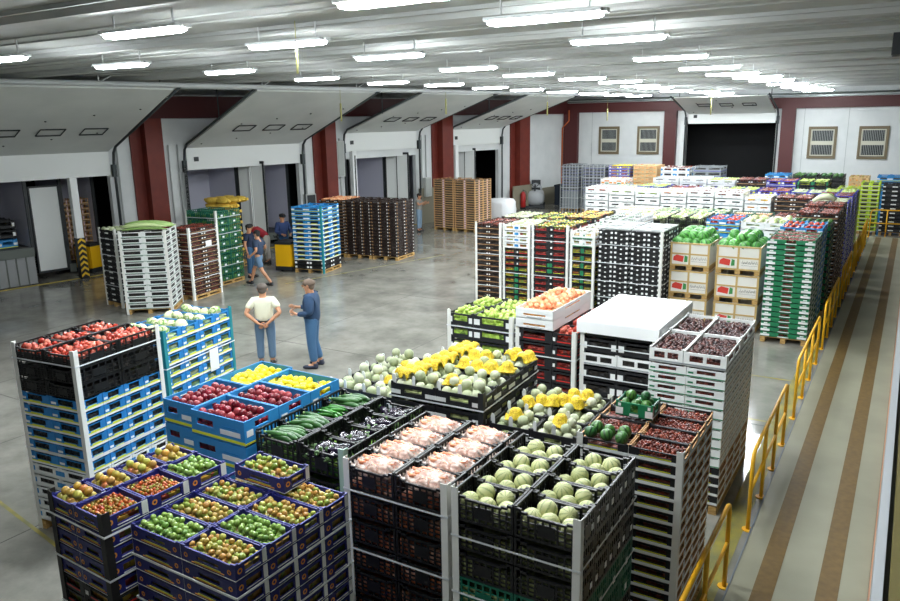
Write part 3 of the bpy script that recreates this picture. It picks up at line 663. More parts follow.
d = MB(); d.box(2.0, 2.85, .35, .42, .3, 3.0, 2)
for (a, b, z0, z1) in ((1.95, 2.0, .25, 3.05), (2.85, 2.9, .25, 3.05), (2.0, 2.85, .25, .32), (2.0, 2.85, 3.0, 3.05)): d.box(a, b, .33, .44, z0, z1, 1)
d.build('rear_door', TR, t1)
trailer(4.0, 5.1, 'narrow lilac trailer with kraft crates inside, right side of leftmost dock', .35, n0=-1.2, leaf=())
trailer(8.4, 10.6, 'lilac trailer with open doors behind the second dock post', .6, n0=-.9)
trailer(11.6, 12.9, 'lilac trailer right of the second dock post', .5, n0=-.7, leaf=())
trailer(16.4, 18.6, 'lilac trailer with white door standing open at third dock', .6, n0=-.9)
trailer(22.4, 23.6, 'pale trailer beside black night opening at fourth dock', .6, n0=-1.0, leaf=(1,))
# cargo seen in the leftmost trailers
for i in range(3):
    for jx in range(3):
        for kz in range(3):
            st = 'lightblue' if kz == 0 else 'blacklow'
            p = W(.75+jx*.62, -.75-i*.45, 1.21+.3*kz)
            add_crate(st, (.58, .4, .27), Matrix.Translation(p) @ Matrix.Rotation(WANG, 4, 'Z'), '%s crate, %s layer, %s row, %s, in the grey trailer' % ('light blue' if kz == 0 else 'dark', ['bottom', 'middle', 'top'][kz], ['front', 'middle', 'back'][i], ['left', 'centre', 'right'][jx]), 'crates in the grey trailer')
for jx in range(2):
    for kz in range(11):
        p = W(4.3+jx*.5, -1.8, .38+.19*kz)
        add_crate('kraftwood', (.46, .6, .185), Matrix.Translation(p) @ Matrix.Rotation(WANG, 4, 'Z'), 'kraft crate, %s, %s column in narrow trailer at leftmost dock' % (ORD[10-kz], ['left', 'right'][jx]), 'kraft crates in the narrow trailer')
# dock posts with chevrons
CHB = mat('black chevron paint', '17181a', .5); CHY = mat('yellow chevron paint', 'e3b91f', .5)
def dock_post(s, n, ztop, label, chev):
    e = empty('dock_post', W(s, n, 0), WANG); tag(e, label, 'post')
    a = MB(); a.box(-.11, .11, -.11, .11, 0, ztop); a.build('post', WHITE, e)
    if chev:
        b = MB(); b.box(-.125, .125, -.125, .125, 0, 1.35, 0)
        for k in range(7):
            z = .06+.185*k
            for (q0, q1, sg) in ((-.125, 0, 1), (0, .125, -1)):
                za, zb_ = (z, z+.1) if sg > 0 else (z+.1, z)
                b.add([(q0, -.128, za), (q1, -.128, zb_), (q1, -.128, zb_+.08), (q0, -.128, za+.08)], [(0, 1, 2, 3)], 1)
                b.add([(.128, q0, za), (.128, q1, zb_), (.128, q1, zb_+.08), (.128, q0, za+.08)], [(0, 1, 2, 3)], 1)
        b.build('chevron_guard', [CHB, CHY], e)
dock_post(3.92, .1, 3.3, 'white post with black and yellow chevrons at leftmost dock', True)
dock_post(10.9, -.36, 3.6, 'plain white post in the second dock opening', False)
dock_post(15.85, .1, 3.65, 'plain white post in the third dock opening', False)
dock_post(22.6, .1, 3.65, 'plain white post at left of the fourth dock opening', False)
# ---------------------------------------------------------------- ceiling lamps
LE = mat('lamp diffuser', 'f4fbff', .4, emit=LAMP_EMIT); LB = mat('lamp housing', 'c8cccc', .5)
a = MB(); n = 8
prof = [(-.085, 0), (-.078, -.03), (-.05, -.05), (.05, -.05), (.078, -.03), (.085, 0)]
a.prism([(p[0], p[1]) for p in prof], 0, -.58, .58); 
for s in (-1, 1): a.prism([(-.07, 0), (-.065, -.025), (-.04, -.04), (.04, -.04), (.065, -.025), (.07, 0)], 0, s*.58, s*.63)
DIF = a.mesh('diffuser', LE)
a = MB(); a.box(-.66, .66, -.11, .11, 0, .035); a.tube([(-.5, 0, .06), (-.5, 0, .24)], .012, 5); a.tube([(.5, 0, .06), (.5, 0, .24)], .012, 5); a.box(.64, .7, -.04, .04, -.01, .035); HOU = a.mesh('housing', LB)
def lamp(x, y, label):
    e = empty('ceiling_lamp', (x, y, 5.92)); tag(e, label, 'ceiling lamp', 'fluorescent lamps on the ceiling'); link('diffuser', DIF, e); link('housing', HOU, e)
rows = {'left': [(-12.14, 6.89), (-11.98, 8.9), (-11.95, 11.36), (-12.52, 14.67), (-12.59, 17.7), (-12.23, 20.07), (-12.42, 23.33), (-12.42, 26.21), (-12.47, 29.61), (-12.4, 33), (-12.4, 36.2), (-12.4, 39.4)],
 'middle': [(-7.55, 5.94), (-7.31, 8.0), (-7.46, 10.55), (-8.04, 14.15), (-8.11, 17.18), (-7.9, 20.1), (-7.77, 22.84), (-8.29, 26.46), (-8.48, 28.88), (-8.88, 33.28), (-8.34, 36.12), (-8.4, 39.4)],
 'right': [(-3.7, 2.9), (-3.91, 5.72), (-3.46, 7.69), (-3.59, 10.38), (-3.93, 14.21), (-4.06, 17.84), (-4.2, 21.0), (-4.0, 23.4), (-4.01, 25.9), (-4.07, 29.61), (-4.1, 33), (-4.1, 36.3), (-4.1, 39.5)]}
CNT = ['nearest', 'second nearest', 'third nearest', 'fourth nearest', 'fifth nearest', 'sixth nearest', 'seventh nearest', 'eighth nearest', 'ninth nearest', 'tenth nearest', '11th nearest', '12th nearest', '13th nearest']
for nm, L in rows.items():
    for i, (x, y) in enumerate(L): lamp(x, y, 'glowing fluorescent ceiling lamp, %s of the %s row' % (CNT[i], nm))
# hanging pull cords
YC = mat('yellow cord', 'a8a566', .6)
for (s, n, z0, lab) in ((-.6, 4.95, 5.35, 'yellow door pull cord hanging at left edge above first dock'), (11.2, 4.9, 4.9, 'grey-yellow pull cord hanging beside the second dock door'), (16.6, 4.9, 5.1, 'pale pull cord hanging above the third dock'), (23.6, 4.9, 5.0, 'pale pull cord hanging above the fourth dock'), (29, 4.9, 4.7, 'pale pull cord hanging near the far left corner')):
    m = MB(); m.tube([W(s, n, CZ), W(s, n, z0+.6)], .008, 5); m.tube([W(s, n, z0+.6), W(s, n, z0)], .03, 6); tag(m.build('pull_cord', YC), lab, 'cord', 'pull cords hanging from the ceiling')
m = MB(); m.tube([(-7.08, 7.92, CZ), (-7.08, 7.92, 5.95)], .006, 5); m.tube([(-7.08, 7.92, 5.95), (-7.08, 7.92, 5.52)], .016, 6); tag(m.build('pull_cord', YC), 'long yellow pull cord hanging between the nearer ceiling lamps', 'cord', 'pull cords hanging from the ceiling')
m = MB(); m.tube([(-8.9, 40, CZ), (-8.9, 40, 4.9)], .03, 6); tag(m.build('pull_cord', YC), 'yellow pull cord hanging before the black far doorway', 'cord', 'pull cords hanging from the ceiling')
m = MB(); m.box(-.36, -.02, 10.7, 11.1, 5.55, 5.8, 0); tag(m.build('loudspeaker', DARKM), 'dark box hanging from the ceiling at right edge', 'box')
# ================================================================ STACKS OF CRATES
C5 = [(.6, 3), (.4, 2)]; C5b = [(.4, 2), (.6, 3, .07)]; C24 = [(.5, 4), (.5, 4)]; C22 = [(.5, 2), (.5, 2)]; C23 = [(.5, 3), (.5, 3)]
# --- nearest row
s = stack('the red-tomato stack', -9.0, -7.96, 4.76, 6.02, 2.4, 6, [('blackplain', 'black tomato tray', .185, 3, [(.5, 3), (.5, 2)]), ('bluecard', 'blue card tray', .15, 6, C24), ('whiteblue', 'white and blue tray', .15, 5, C24)], 'fnr', (2.24, 1.1), 'dark')
fillfruit(s, 'red_tomato', .038, desc={'red_tomato': 'red tomato'}, zoff=-.01, heap=.7)
s = stack('the cauliflower stack', -9.48, -8.68, 6.45, 7.95, 2.12, 10, [('bluecard', 'blue card tray', .165, 12, [(1, 4)])], 'nr', (1.6, .8), 'cauli', postm=TEALP, postc='teal')
fillfruit(s, 'cauliflower', .088, big=True, lay=1, desc={'cauliflower': 'cauliflower head'}, zoff=-.015)
m = MB(); m.box(-.1, .1, -.002, .002, -.17, .17); o = m.build('paper_sheet', WHITE); q = s.R @ Vector((s.w/2+.012, .25, 1.45)); o.location = q; o.rotation_euler[2] = s.rot+pi/2; tag(o, 'white paper sheet stuck on the side of the cauliflower stack', 'paper')
s = stack('the apple-lemon stack', -6.3, -5.08, 4.72, 6.12, 2.2, 0, [('bluebox', 'light blue fruit box', .26, 8, C5b)], '', (1.68,), 'redapple')
def ck(ci, r): return 'lemon' if (ci, r) in ((0, 1), (1, 2)) else 'dark_red_apple'
fillfruit(s, ck, {'lemon': .04, 'dark_red_apple': .042}, desc={'lemon': 'yellow lemon', 'dark_red_apple': 'dark red apple'})
s = stack('the zucchini-eggplant stack', -5.04, -3.98, 4.74, 6.05, 2.1, 0, [('blackplain', 'black lattice crate', .25, 3, C24), ('greenplastic', 'dark green crate', .25, 4, C24)], 'n', (), 'green', postm=mat('pale green post', 'a9c6b4'), postc='pale green')
for (ci, r, cx, cy, cw, cdp, z, p, rn, cn) in s.top:
    for i in range(24 if ci == 0 else 16):
        fx = cx+random.uniform(-.1, .1)*cw*(1 if ci == 0 else 2.4); fy = cy+(-.4+.8*((i*.618) % 1))*(cdp-.08); L_ = s.R @ Vector((fx, fy, z+p*.45+.03+(.024*(i//6)+.01 if ci == 0 else .02*(i//6)+.01)))
        if ci == 0: put('zucchini' if r < 2 else ('green_pepper' if r == 2 else 'zucchini'), *L_, .3 if r != 2 else .22, '%s green zucchini laid in the %s left crate of %s' % (NUMW[i], rn, s.name) if r != 2 else '%s slender green pepper in the third left crate of %s' % (NUMW[i], s.name), 'zucchini in the left crates of %s' % s.name, rot=(0, random.uniform(-.15, .15), random.uniform(-.35, .35)))
        else: put('eggplant', *L_, .21, '%s glossy dark eggplant in the %s right crate of %s' % (NUMW[i], rn, s.name), 'eggplants in the right crates of %s' % s.name, rot=(0, random.uniform(-.25, .25), random.uniform(0, 6.28)))
s = stack('the carrot-bag stack', -3.88, -2.86, 4.62, 5.92, 2.1, 0, [('blackplain', 'black lattice crate', .24, 8, C24)], 'fn', (1.85, 1.3, .75, .4), 'carrot', topfill=.2)
# bags of carrots: film over a heap of carrots
CARM = fruitmat('carrot skin', ['e08a62', 'e6a07c', 'd87c50'], .5)
FILM = mat('clear crumpled film', 'efd9cc', .2, bump=1, bscale=26, spec=.9)
nt = FILM.node_tree; tc_ = nt.nodes.new('ShaderNodeTexCoord'); n_ = nt.nodes.new('ShaderNodeTexNoise'); n_.inputs['Scale'].default_value = 16; n_.inputs['Detail'].default_value = 4; n_.inputs['Distortion'].default_value = 1.5
nt.links.new(tc_.outputs['Object'], n_.inputs['Vector']); r_ = nt.nodes.new('ShaderNodeMapRange'); r_.inputs['From Min'].default_value = .35; r_.inputs['From Max'].default_value = .68; r_.inputs['To Min'].default_value = .3; r_.inputs['To Max'].default_value = .8  # opaque patches paint highlights into the crumpled film
nt.links.new(n_.outputs[0], r_.inputs[0]); nt.links.new(r_.outputs[0], nt.nodes['Principled BSDF'].inputs['Alpha'])
car = MB()
rr = random.Random(3)
for i in range(70):
    a = rr.uniform(-.5, .5); l = rr.uniform(.14, .19); x = rr.uniform(-.11, .11); y = rr.uniform(-.1, .1); z = .03+rr.uniform(.3, 1)*.1*(1-abs(x)*2.5)*(1-(y/.12)**2)
    d = Vector((cos(a), sin(a), rr.uniform(-.25, .25)))*l*.5; c = Vector((x, y, z+.02)); car.tube([c-d, c-d*.6, c+d*.4, c+d], [.012, .018, .012, .003], 7)
CARME = car.mesh('carrots', CARM)
def crumple(p):
    return 1+.14*noise.noise(p*2.2)+.16*(abs(noise.noise(p*3.7))-.2)-.1*abs(noise.noise(p*8))+.03*noise.noise(p*17)
fm = MB(); fm.ball((0, 0, .05), .24, .14, .1, 44, 26, 0, crumple)
for e_ in (-1, 1):   # gathered bag ends
    vs = []; n = 9
    for i in range(n):
        y = (-.5+i/(n-1))*.17; vs += [(e_*.2, y, .06+.02*sin(i*2.2)), (e_*.265, y*1.25, .075+.028*sin(i*2.9+1))]
    fm.add(vs, [(2*i, 2*i+1, 2*i+3, 2*i+2) for i in range(n-1)], 0, True)
FILME = fm.mesh('plastic_film', FILM)
for (ci, r, cx, cy, cw, cdp, z, p, rn, cn) in s.top:
    L_ = s.R @ Vector((cx, cy, z+p*.2+.065)); e = empty('carrot_bag', L_, random.uniform(-.12, .12)); tag(e, 'clear bag of carrots in the %s %s crate of the carrot-bag stack' % (rn, cn), 'bag of carrots', 'bags of carrots')
    link('carrots', CARME, e); link('plastic_film', FILME, e); e.scale = (1, 1.05, 1.0)
s = stack('the front melon stack', -2.81, -1.75, 4.62, 5.9, 2.1, 0, [('blackplastic', 'black plastic crate', .25, 3, C24), ('greenplastic', 'dark green crate', .25, 2, C24), ('blackplastic', 'black plastic crate', .25, 3, C24)], 'fn', (1.72, 1.22, .7), 'melon', topfill=.15)
for (ci, r, cx, cy, cw, cdp, z, p, rn, cn) in s.top:
    for i, (dx, dy, dz, w_) in enumerate(((-.165, -.05, .0, 'left near'), (-.01, -.055, .0, 'centre near'), (.155, -.05, .0, 'right near'), (-.09, .075, .03, 'left far'), (.085, .075, .02, 'right far'))):
        L_ = s.R @ Vector((cx+dx+random.uniform(-.01, .01), cy+dy, z+p*.15+.085+dz)); put('pale_melon', *L_, .079+random.uniform(-.004, .004), 'pale striped melon, %s in the %s %s crate of the front melon stack' % (w_, rn, cn), 'pale striped melons', rot=(random.uniform(-.9, .9), random.uniform(-.9, .9), random.uniform(0, 6)))
# --- bottom left
s = stack('the cherry-tomato stack', -5.32, -4.62, 2.9, 4.0, 2.2, -3, [('navy', 'navy card tray', .125, 5, [(.45, 4), (.55, 3)]), ('blackred', 'dark card tray', .125, 11, [(.45, 4), (.55, 3)])], 'fn', (2.05, 1.7, 1.3, .9), 'mix', postm=mat('black post', '141414'), postc='black')
def gk(ci, r): return 'yellow_red_apple' if ci == 0 else ('green_tomato' if r == 2 else 'cherry_tomato')
fillfruit(s, gk, {'yellow_red_apple': .033, 'green_tomato': .026, 'cherry_tomato': .015}, desc={'yellow_red_apple': 'yellow-red apple', 'green_tomato': 'light green tomato', 'cherry_tomato': 'small red tomato'})
s = stack('the green-tomato stack', -4.58, -3.5, 3.04, 4.2, 2.1, -1, [('navy', 'navy card tray', .13, 16, C24)], '', (1.86, 1.5, 1.1), 'unripe')
gfn = {(0, 0): 'green_tomato', (1, 1): 'green_tomato'}
fillfruit(s, lambda c, r: gfn.get((c, r), 'round_tomato') if (c, r) != (0, 3) else None, .0235, desc={'green_tomato': 'green tomato', 'round_tomato': 'green-orange tomato'})
# one tray more on the rear left column
x_ = stack('the raised green-tomato tray', -4.45, -3.9, 3.93, 4.22, 2.23, -1, [('navy', 'navy card tray', .13, 1, [(1, 1)])], z0=2.1, fill='unripe'); fillfruit(x_, 'round_tomato', .026, desc={'round_tomato': 'green-orange tomato'})
# --- second row
def tabs(s, label):
    """white card dividers standing between the melons"""
    m = MB(); m.box(-.022, .022, -.004, .004, 0, .1); m.prism([(-.022, .1), (.022, .1), (.012, .125), (-.012, .125)], 1, -.004, .004); me = m.mesh('card_tab', WHITE)
    for (ci, r, cx, cy, cw, cdp, z, p, rn, cn) in s.top:
        for k, sx in enumerate((-.5, 0)):
            o = link('card_tab', me, None, s.R @ Vector((cx+sx*(cw-.06), cy-cdp/2+.03, z+p*.75)), s.rot+random.uniform(-.4, .4)); tag(o, 'white card tab at %s of %s crate of %s' % (['left corner', 'front middle'][k], (rn+' '+cn).strip(), s.name), 'card tab', 'white card tabs on %s' % s.name)
YN = mat('yellow net', 'e8cc22', .6, c2='b8941a', scale=75, bump=1, bscale=75)
def net(s, cx, cy, lx, ly, rz, z, lab):
    """yellow foam net draped over melons"""
    m = MB(); n, q = max(12, int(lx/.016)), max(8, int(ly/.016)); vs = []; nm_ = max(1, round(lx/.15)); ny_ = max(1, round(ly/.15))
    for i in range(n+1):
        for j_ in range(q+1):
            x = (i/n-.5)*lx; y = (j_/q-.5)*ly*(1-.12*abs(i/n-.5)); zt = -.035
            for a in range(nm_):
                for b in range(ny_):
                    dx = x-((a+.5)/nm_-.5)*lx; dy = y-((b+.5)/ny_-.5)*ly; r_2 = .074**2-dx*dx-dy*dy
                    if r_2 > 0: zt = max(zt, r_2**.5-.012+.006*noise.noise(Vector((x*30, y*30, i))))
            vs.append((x, y, zt+.004*((i+j_) % 2)))
    o_ = len(vs); vs += [(a, b, c-.012) for a, b, c in vs]
    fs = []
    for i in range(n):
        for j_ in range(q):
            a = i*(q+1)+j_; fs.append((a, a+q+1, a+q+2, a+1)); fs.append((o_+a, o_+a+1, o_+a+q+2, o_+a+q+1))
    for i in range(n): a = i*(q+1); fs.append((a, o_+a, o_+a+q+1, a+q+1)); b = a+q; fs.append((b, b+q+1, o_+b+q+1, o_+b))
    for j_ in range(q): a = j_; fs.append((a, a+1, o_+a+1, o_+a)); b = n*(q+1)+j_; fs.append((b, o_+b, o_+b+1, b+1))
    m.add(vs, fs, 0, True)
    o = m.build('foam_net', YN); o.location = s.R @ Vector((cx, cy, z)); o.rotation_euler[2] = rz; tag(o, lab, 'net', 'yellow foam nets over melons')
s = stack('the middle melon stack', -4.64, -3.52, 6.36, 7.8, 2.16, 2, [('blackpale', 'black card tray', .17, 11, C24)], 'n', (2.0, 1.5), 'melon', postm=mat('dark post', '2a2c2e'), postc='dark')
fillfruit(s, 'netted_melon', .062, big=True, lay=2, desc={'netted_melon': 'netted melon'}, zoff=.0, heap=.9); tabs(s, 'x')
Z = 2.16+.055
for i, (cx, cy, lx, ly, rz, t) in enumerate(((-.42, -.45, .4, .24, 1.3, 'at the left front corner of'), (-.34, .0, .5, .24, 1.5, 'along the left side of'), (-.3, .5, .4, .24, 1.5, 'at the rear left of'), (.12, .02, .5, .2, -.1, 'in the centre of'), (.36, .1, .36, .2, .2, 'right of the centre of'), (-.02, .38, .3, .2, .2, 'behind the centre of'), (.4, .56, .36, .24, -.2, 'at the rear right corner of'), (.1, -.52, .2, .16, .4, 'at the front edge of'))):
    net(s, cx, cy, lx, ly, rz, Z, 'yellow foam net lying on melons %s the middle melon stack' % t)
s = stack('the left melon stack', -5.68, -4.72, 6.55, 7.95, 1.88, 0, [('blackpale', 'black card tray', .17, 9, C24)], '', (1.6,), 'melon')
fillfruit(s, 'netted_melon', .062, big=True, lay=2, desc={'netted_melon': 'netted melon'}, zoff=.03); tabs(s, 'x')
for (cx, cy, rz, t) in ((.1, -.25, .3, 'front'), (-.05, .3, 1.0, 'middle'), (.3, .5, .5, 'rear')): net(s, cx, cy, .22, .18, rz, 1.88+.0, 'small yellow foam net at the %s of the left melon stack' % t)
s = stack('the right melon stack', -3.46, -2.54, 6.42, 7.62, 1.9, 2, [('blackpale', 'black card tray', .17, 9, C23)], 'r', (1.6,), 'melon')
fillfruit(s, 'netted_melon', .056, big=True, lay=2, desc={'netted_melon': 'netted melon'}, heap=.9); tabs(s, 'x')
for (cx, cy, lx, rz, t) in ((-.1, .1, .25, .4, 'centre'), (.16, .42, .3, .3, 'rear right'), (.12, .18, .34, -.1, 'middle right'), (-.25, -.4, .22, .4, 'front left'), (.22, -.35, .2, 1.2, 'front right'), (-.28, -.02, .16, 1.3, 'left edge')): net(s, cx, cy, lx, .18, rz, 1.9+.05, 'yellow foam net on the %s of the right melon stack' % t)
s = stack('the plum stack', -2.44, -1.46, 6.3, 7.5, 2.0, 0, [('datetray', 'black and white tray', .115, 16, C24)], 'fn', (), 'plum')
fillfruit(s, lambda c, r: None if (c, r) in ((0, 0), (0, 2)) else 'small_dark_plum', .015, desc={'small_dark_plum': 'small dark plum'}, heap=.8)
q = [t for t in s.top if (t[0], t[1]) in ((0, 0),)]
class T_: pass
s2 = T_(); s2.cx = s.cx; s2.cy = s.cy; s2.R = s.R; s2.name = s.name; s2.top = q; fillfruit(s2, 'small_watermelon', .062, desc={'small_watermelon': 'small watermelon'}, big=True, lay=1, zoff=.03)
x_ = stack('the raised small-watermelon box', -2.3, -1.92, 6.95, 7.22, 2.16, 0, [('greenwhite', 'dark green printed box', .16, 1, [(1, 1)])], z0=2.0, fill='green'); fillfruit(x_, 'small_watermelon', .05, desc={'small_watermelon': 'small dark watermelon'}, big=True, lay=2)
# --- third row
s = stack('the green-apple stack', -5.98, -4.86, 9.8, 11.0, 2.0, 0, [('blacklow', 'black labelled tray', .2, 4, [(.4, 2), (.6, 2)]), ('greenplastic', 'dark green crate', .2, 5, C22)], 'fn', (1.78,), 'apple')
fillfruit(s, 'green_apple', .04, desc={'green_apple': 'green apple'})
s = stack('the peach stack', -4.8, -3.86, 9.8, 11.3, 1.9, 0, [('blackred', 'black red-printed tray', .2, 9, [(.62, 2), (.38, 3)])], 'fn', (1.5,), 'tom')
s2 = T_(); s2.cx = s.cx; s2.cy = s.cy; s2.R = s.R; s2.name = s.name; s2.top = [t for t in s.top if t[0] == 1]; fillfruit(s2, 'red_tomato', .045, desc={'red_tomato': 'red tomato'})
x_ = stack('the white peach crates', -4.8, -4.2, 9.78, 11.3, 2.2, 0, [('whitedeep', 'white plastic crate', .15, 2, [(1, 1)])], z0=1.9, fill='orange'); fillfruit(x_, 'peach', .042, desc={'peach': 'orange peach'})
s = stack('the board-covered stack', -3.8, -2.72, 9.85, 11.55, 2.1, 0, [('blacklow', 'black labelled crate', .22, 2, C22), ('whitelow', 'white slotted crate', .2, 1, C22), ('blacklow', 'black labelled crate', .22, 6, C22)], 'fn', (1.75, 1.3), 'dark')
m = MB(); m.box(-.58, .58, -.9, .9, 0, .018); m.box(-.58, .58, -.905, -.89, -.16, 0); m.box(.57, .585, -.9, .9, -.16, 0); m.box(-.585, -.57, -.9, .9, -.16, 0); m.box(-.58, .58, .89, .905, -.16, 0); o = m.build('cardboard_lid', mat('bright white card', 'f2f4f4', .5)); o.location = (-3.26, 10.7, 2.105); tag(o, 'large plain white cardboard lid covering the stack right of peaches', 'lid')
s = stack('the fig stack', -2.6, -1.66, 9.1, 11.0, 2.1, 0, [('whitelow', 'white and green tray', .21, 1, [(.45, 2), (.55, 2)]), ('whitegreen', 'white green-edged tray', .13, 10, [(.5, 4), (.5, 4)]), ('datetray', 'black and white tray', .13, 4, [(.5, 4), (.5, 4)])], '', (), 'plum')
fillfruit(s, 'dark_fig', .024, desc={'dark_fig': 'small dark fig'})
# --- fourth row, tall stacks
def simple(name, x0, x1, y0, y1, h, layers, fruit=None, size=.05, desc=None, lay=1, **k):
    s = stack(name, x0, x1, y0, y1, h, k.pop('rot', 0), layers, k.pop('posts', ''), k.pop('straps', ()), k.pop('fill', 'dark'), **k)
    if fruit: fillfruit(s, fruit, size, desc={fruit: desc or fruit.replace('_', ' ')}, lay=lay)
    return s
ST3 = (1.9, 1.45, 1.0, .6)
simple('the brown-topped stack', -9.72, -8.96, 17.4, 18.7, 2.25, [('browncard', 'dark brown tray', .14, 15, C22)], 'small_dark_plum', .035, 'small brown fruit', posts='fn', straps=ST3, fill='dark')
simple('the mixed-label stack', -8.9, -8.14, 17.4, 18.7, 2.25, [('whiteblue', 'white and blue tray', .15, 4, C22), ('blackred', 'black red-printed tray', .15, 3, C22), ('blackgreen', 'black green-ended tray', .15, 7, C22)], 'netted_melon', .06, 'grey-green melon', posts='fn', straps=ST3, fill='mix')
simple('the red-green fruit stack', -8.08, -7.1, 17.4, 18.9, 2.28, [('blackred', 'black red-printed tray', .15, 6, C22), ('blackgreen', 'black green-ended tray', .15, 2, C22), ('blackred', 'black red-printed tray', .15, 6, C22)], 'round_tomato', .045, 'yellow-green fruit', posts='fn', straps=ST3, fill='tom')
simple('the flat-bean stack', -7.04, -6.42, 17.4, 19.2, 2.2, [('whitegreen', 'white green-printed tray', .18, 2, C23), ('blackgreen', 'black green-ended tray', .17, 9, C23)], 'green_pepper', .09, 'pale green bean pod', posts='fn', straps=ST3, fill='mix')
simple('the left white-dot stack', -6.36, -5.6, 17.5, 18.9, 2.25, [('whitedot', 'black white-spotted tray', .115, 18, C22)], None, fill='dark', straps=ST3)
simple('the right white-dot stack', -5.56, -4.8, 17.5, 18.9, 2.25, [('whitedot', 'black white-spotted tray', .115, 18, C22)], None, fill='dark', straps=ST3, posts='n')
# pale lids on those two stacks
for i, x in enumerate((-5.98, -5.18)):
    for k in range(3):
        for q in range(2):
            m = MB(); m.box(-.18, .18, -.21, .21, 0, .03); m.box(-.12, .12, -.15, .15, .03, .045); o = m.build('tray_lid', mat('pale grey lid', '9a9e9b', .5)); o.location = (x-.19+.38*q, 17.76+k*.46, 2.252); tag(o, 'pale tray lid, %s row, %s, on the %s white-dot stack' % (['front', 'middle', 'rear'][k], ['left', 'right'][q], ['left', 'right'][i]), 'lid', 'pale lids on the white-dot stacks')
simple('the second brown-topped stack', -9.72, -8.96, 18.9, 20.2, 2.25, [('browncard', 'dark brown tray', .14, 15, C22)], 'netted_melon', .05, 'grey-green fruit', vis=3)
simple('the second mixed stack', -8.9, -8.0, 18.95, 20.4, 2.27, [('blackred', 'black red-printed tray', .15, 14, C22)], 'round_tomato', .045, 'yellow-green fruit', vis=3)
simple('the third red-green stack', -7.95, -7.1, 19.2, 20.9, 2.3, [('blackred', 'black red-printed tray', .15, 14, C22)], 'yellow_red_apple', .045, 'yellow-red apple', vis=4)
simple('the second flat-bean stack', -7.04, -6.1, 19.4, 21.2, 2.25, [('whitegreen', 'white green-printed tray', .16, 13, C23)], 'green_pepper', .09, 'pale green bean pod', vis=3)
# watermelon bins
BW = mat('bin wood', 'cdbf9c', .7, c2='bba982', scale=5, stretch=(1, 1, 8)); BC = mat('bin white card', 'e3e0d8', .6); WR = mat('printed watermelon red', 'd0392c', .5); WG = mat('printed watermelon green', '3a8a46', .5); GR = mat('printed grey script', '9a9792', .6); BY = mat('bin wood batten', 'c2a468', .7)
def bin_(x0, x1, y0, y1, z, label):
    e = empty('watermelon_bin', ((x0+x1)/2, (y0+y1)/2, z)); tag(e, label, 'bin', 'white watermelon bins'); W_, D2 = (x1-x0)/2, (y1-y0)/2
    b = MB()
    for (a0, a1, c0, c1) in ((-W_, W_, -D2, -D2+.015), (-W_, W_, D2-.015, D2), (-W_, -W_+.015, -D2, D2), (W_-.015, W_, -D2, D2)): b.box(a0, a1, c0, c1, .12, .655)
    b.box(-W_, W_, -D2, D2, .12, .14); b.build('bin_wall', BC, e)
    f = MB()
    for x in (-W_, -.02, W_-.04): f.box(x, x+.045, -D2-.012, -D2, .1, .655)
    for z_ in (.1, .37): f.box(-W_, W_, -D2-.014, -D2-.002, z_, z_+.035)
    f.box(-W_-.01, W_+.01, -D2-.02, -D2+.0, .62, .655); f.box(W_, W_+.012, -D2, D2, .62, .655); f.box(W_, W_+.012, -D2, D2, .1, .135); f.build('batten', BY, e)
    g = MB()
    for k in range(12):
        pass
    g.add([(-W_+.07, -D2-.003, .19+.03), (-W_+.3, -D2-.003, .19), (-W_+.32, -D2-.003, .33), (-W_+.15, -D2-.003, .36), (-W_+.08, -D2-.003, .31)], [(0, 1, 2, 3, 4)], 0)
    g.add([(-W_+.33, -D2-.003, .19), (-W_+.41, -D2-.003, .2), (-W_+.41, -D2-.003, .33), (-W_+.34, -D2-.003, .35)], [(0, 1, 2, 3)], 1)
    g.build('printed_melon_slice', [WR, WG, GR], e); g = MB()
    for k in range(7):
        x = W_-.4+k*.05; g.tube([(x, -D2-.004, .26), (x+.02, -D2-.004, .33-.02*(k % 2)), (x+.04, -D2-.004, .25+.015*(k % 3))], .006, 4, 2)
        g.tube([(x, -D2-.004, .22), (x+.045, -D2-.004, .215)], .004, 4, 2)
    g.build('printed_script', [WR, WG, GR], e)
    p = MB()
    for x in (-W_, -.06, W_-.12): p.box(x, x+.12, -D2, D2, 0, .1)
    p.box(-W_, W_, -D2, D2, .1, .12); p.build('skid', WOOD, e)
    return e
for (x0, x1, nm) in ((-4.74, -3.84, 'left'), (-3.68, -2.72, 'right')):
    for lv, z in ((0, 0), (1, .667), (2, 1.333)): bin_(x0, x1, 18.0, 19.3, z, '%s white bin with red watermelon picture, %s column of the watermelon bins' % (['bottom', 'middle', 'top'][lv], nm))
    k = 0
    for l in range(2):
        nx, ny = (4, 5) if l == 0 else (3, 4)
        for i in range(nx):
            for jx in range(ny):
                x = x0+.14+(x1-x0-.28)*(i+.5*(l))/(3.001)+random.uniform(-.02, .02); y = 18.16+.98*(jx+.5*l)/4+random.uniform(-.02, .02)
                if l == 1 and random.random() < .15: continue
                put('watermelon', min(x, x1-.13), y, 1.96+l*.17, .13+random.uniform(-.012, .012), 'green watermelon, %s layer, %s row, %s from left, heaped in %s bin' % (['lower', 'upper'][l], NUMW[jx], NUMW[i], nm), 'watermelons heaped in the %s bin' % nm)
simple('the green-white stack', -2.52, -1.58, 17.38, 18.8, 2.3, [('greenwhite', 'green and white tray', .115, 19, [(1, 3)])], 'small_dark_plum', .028, 'small dark fruit', fill='plum')
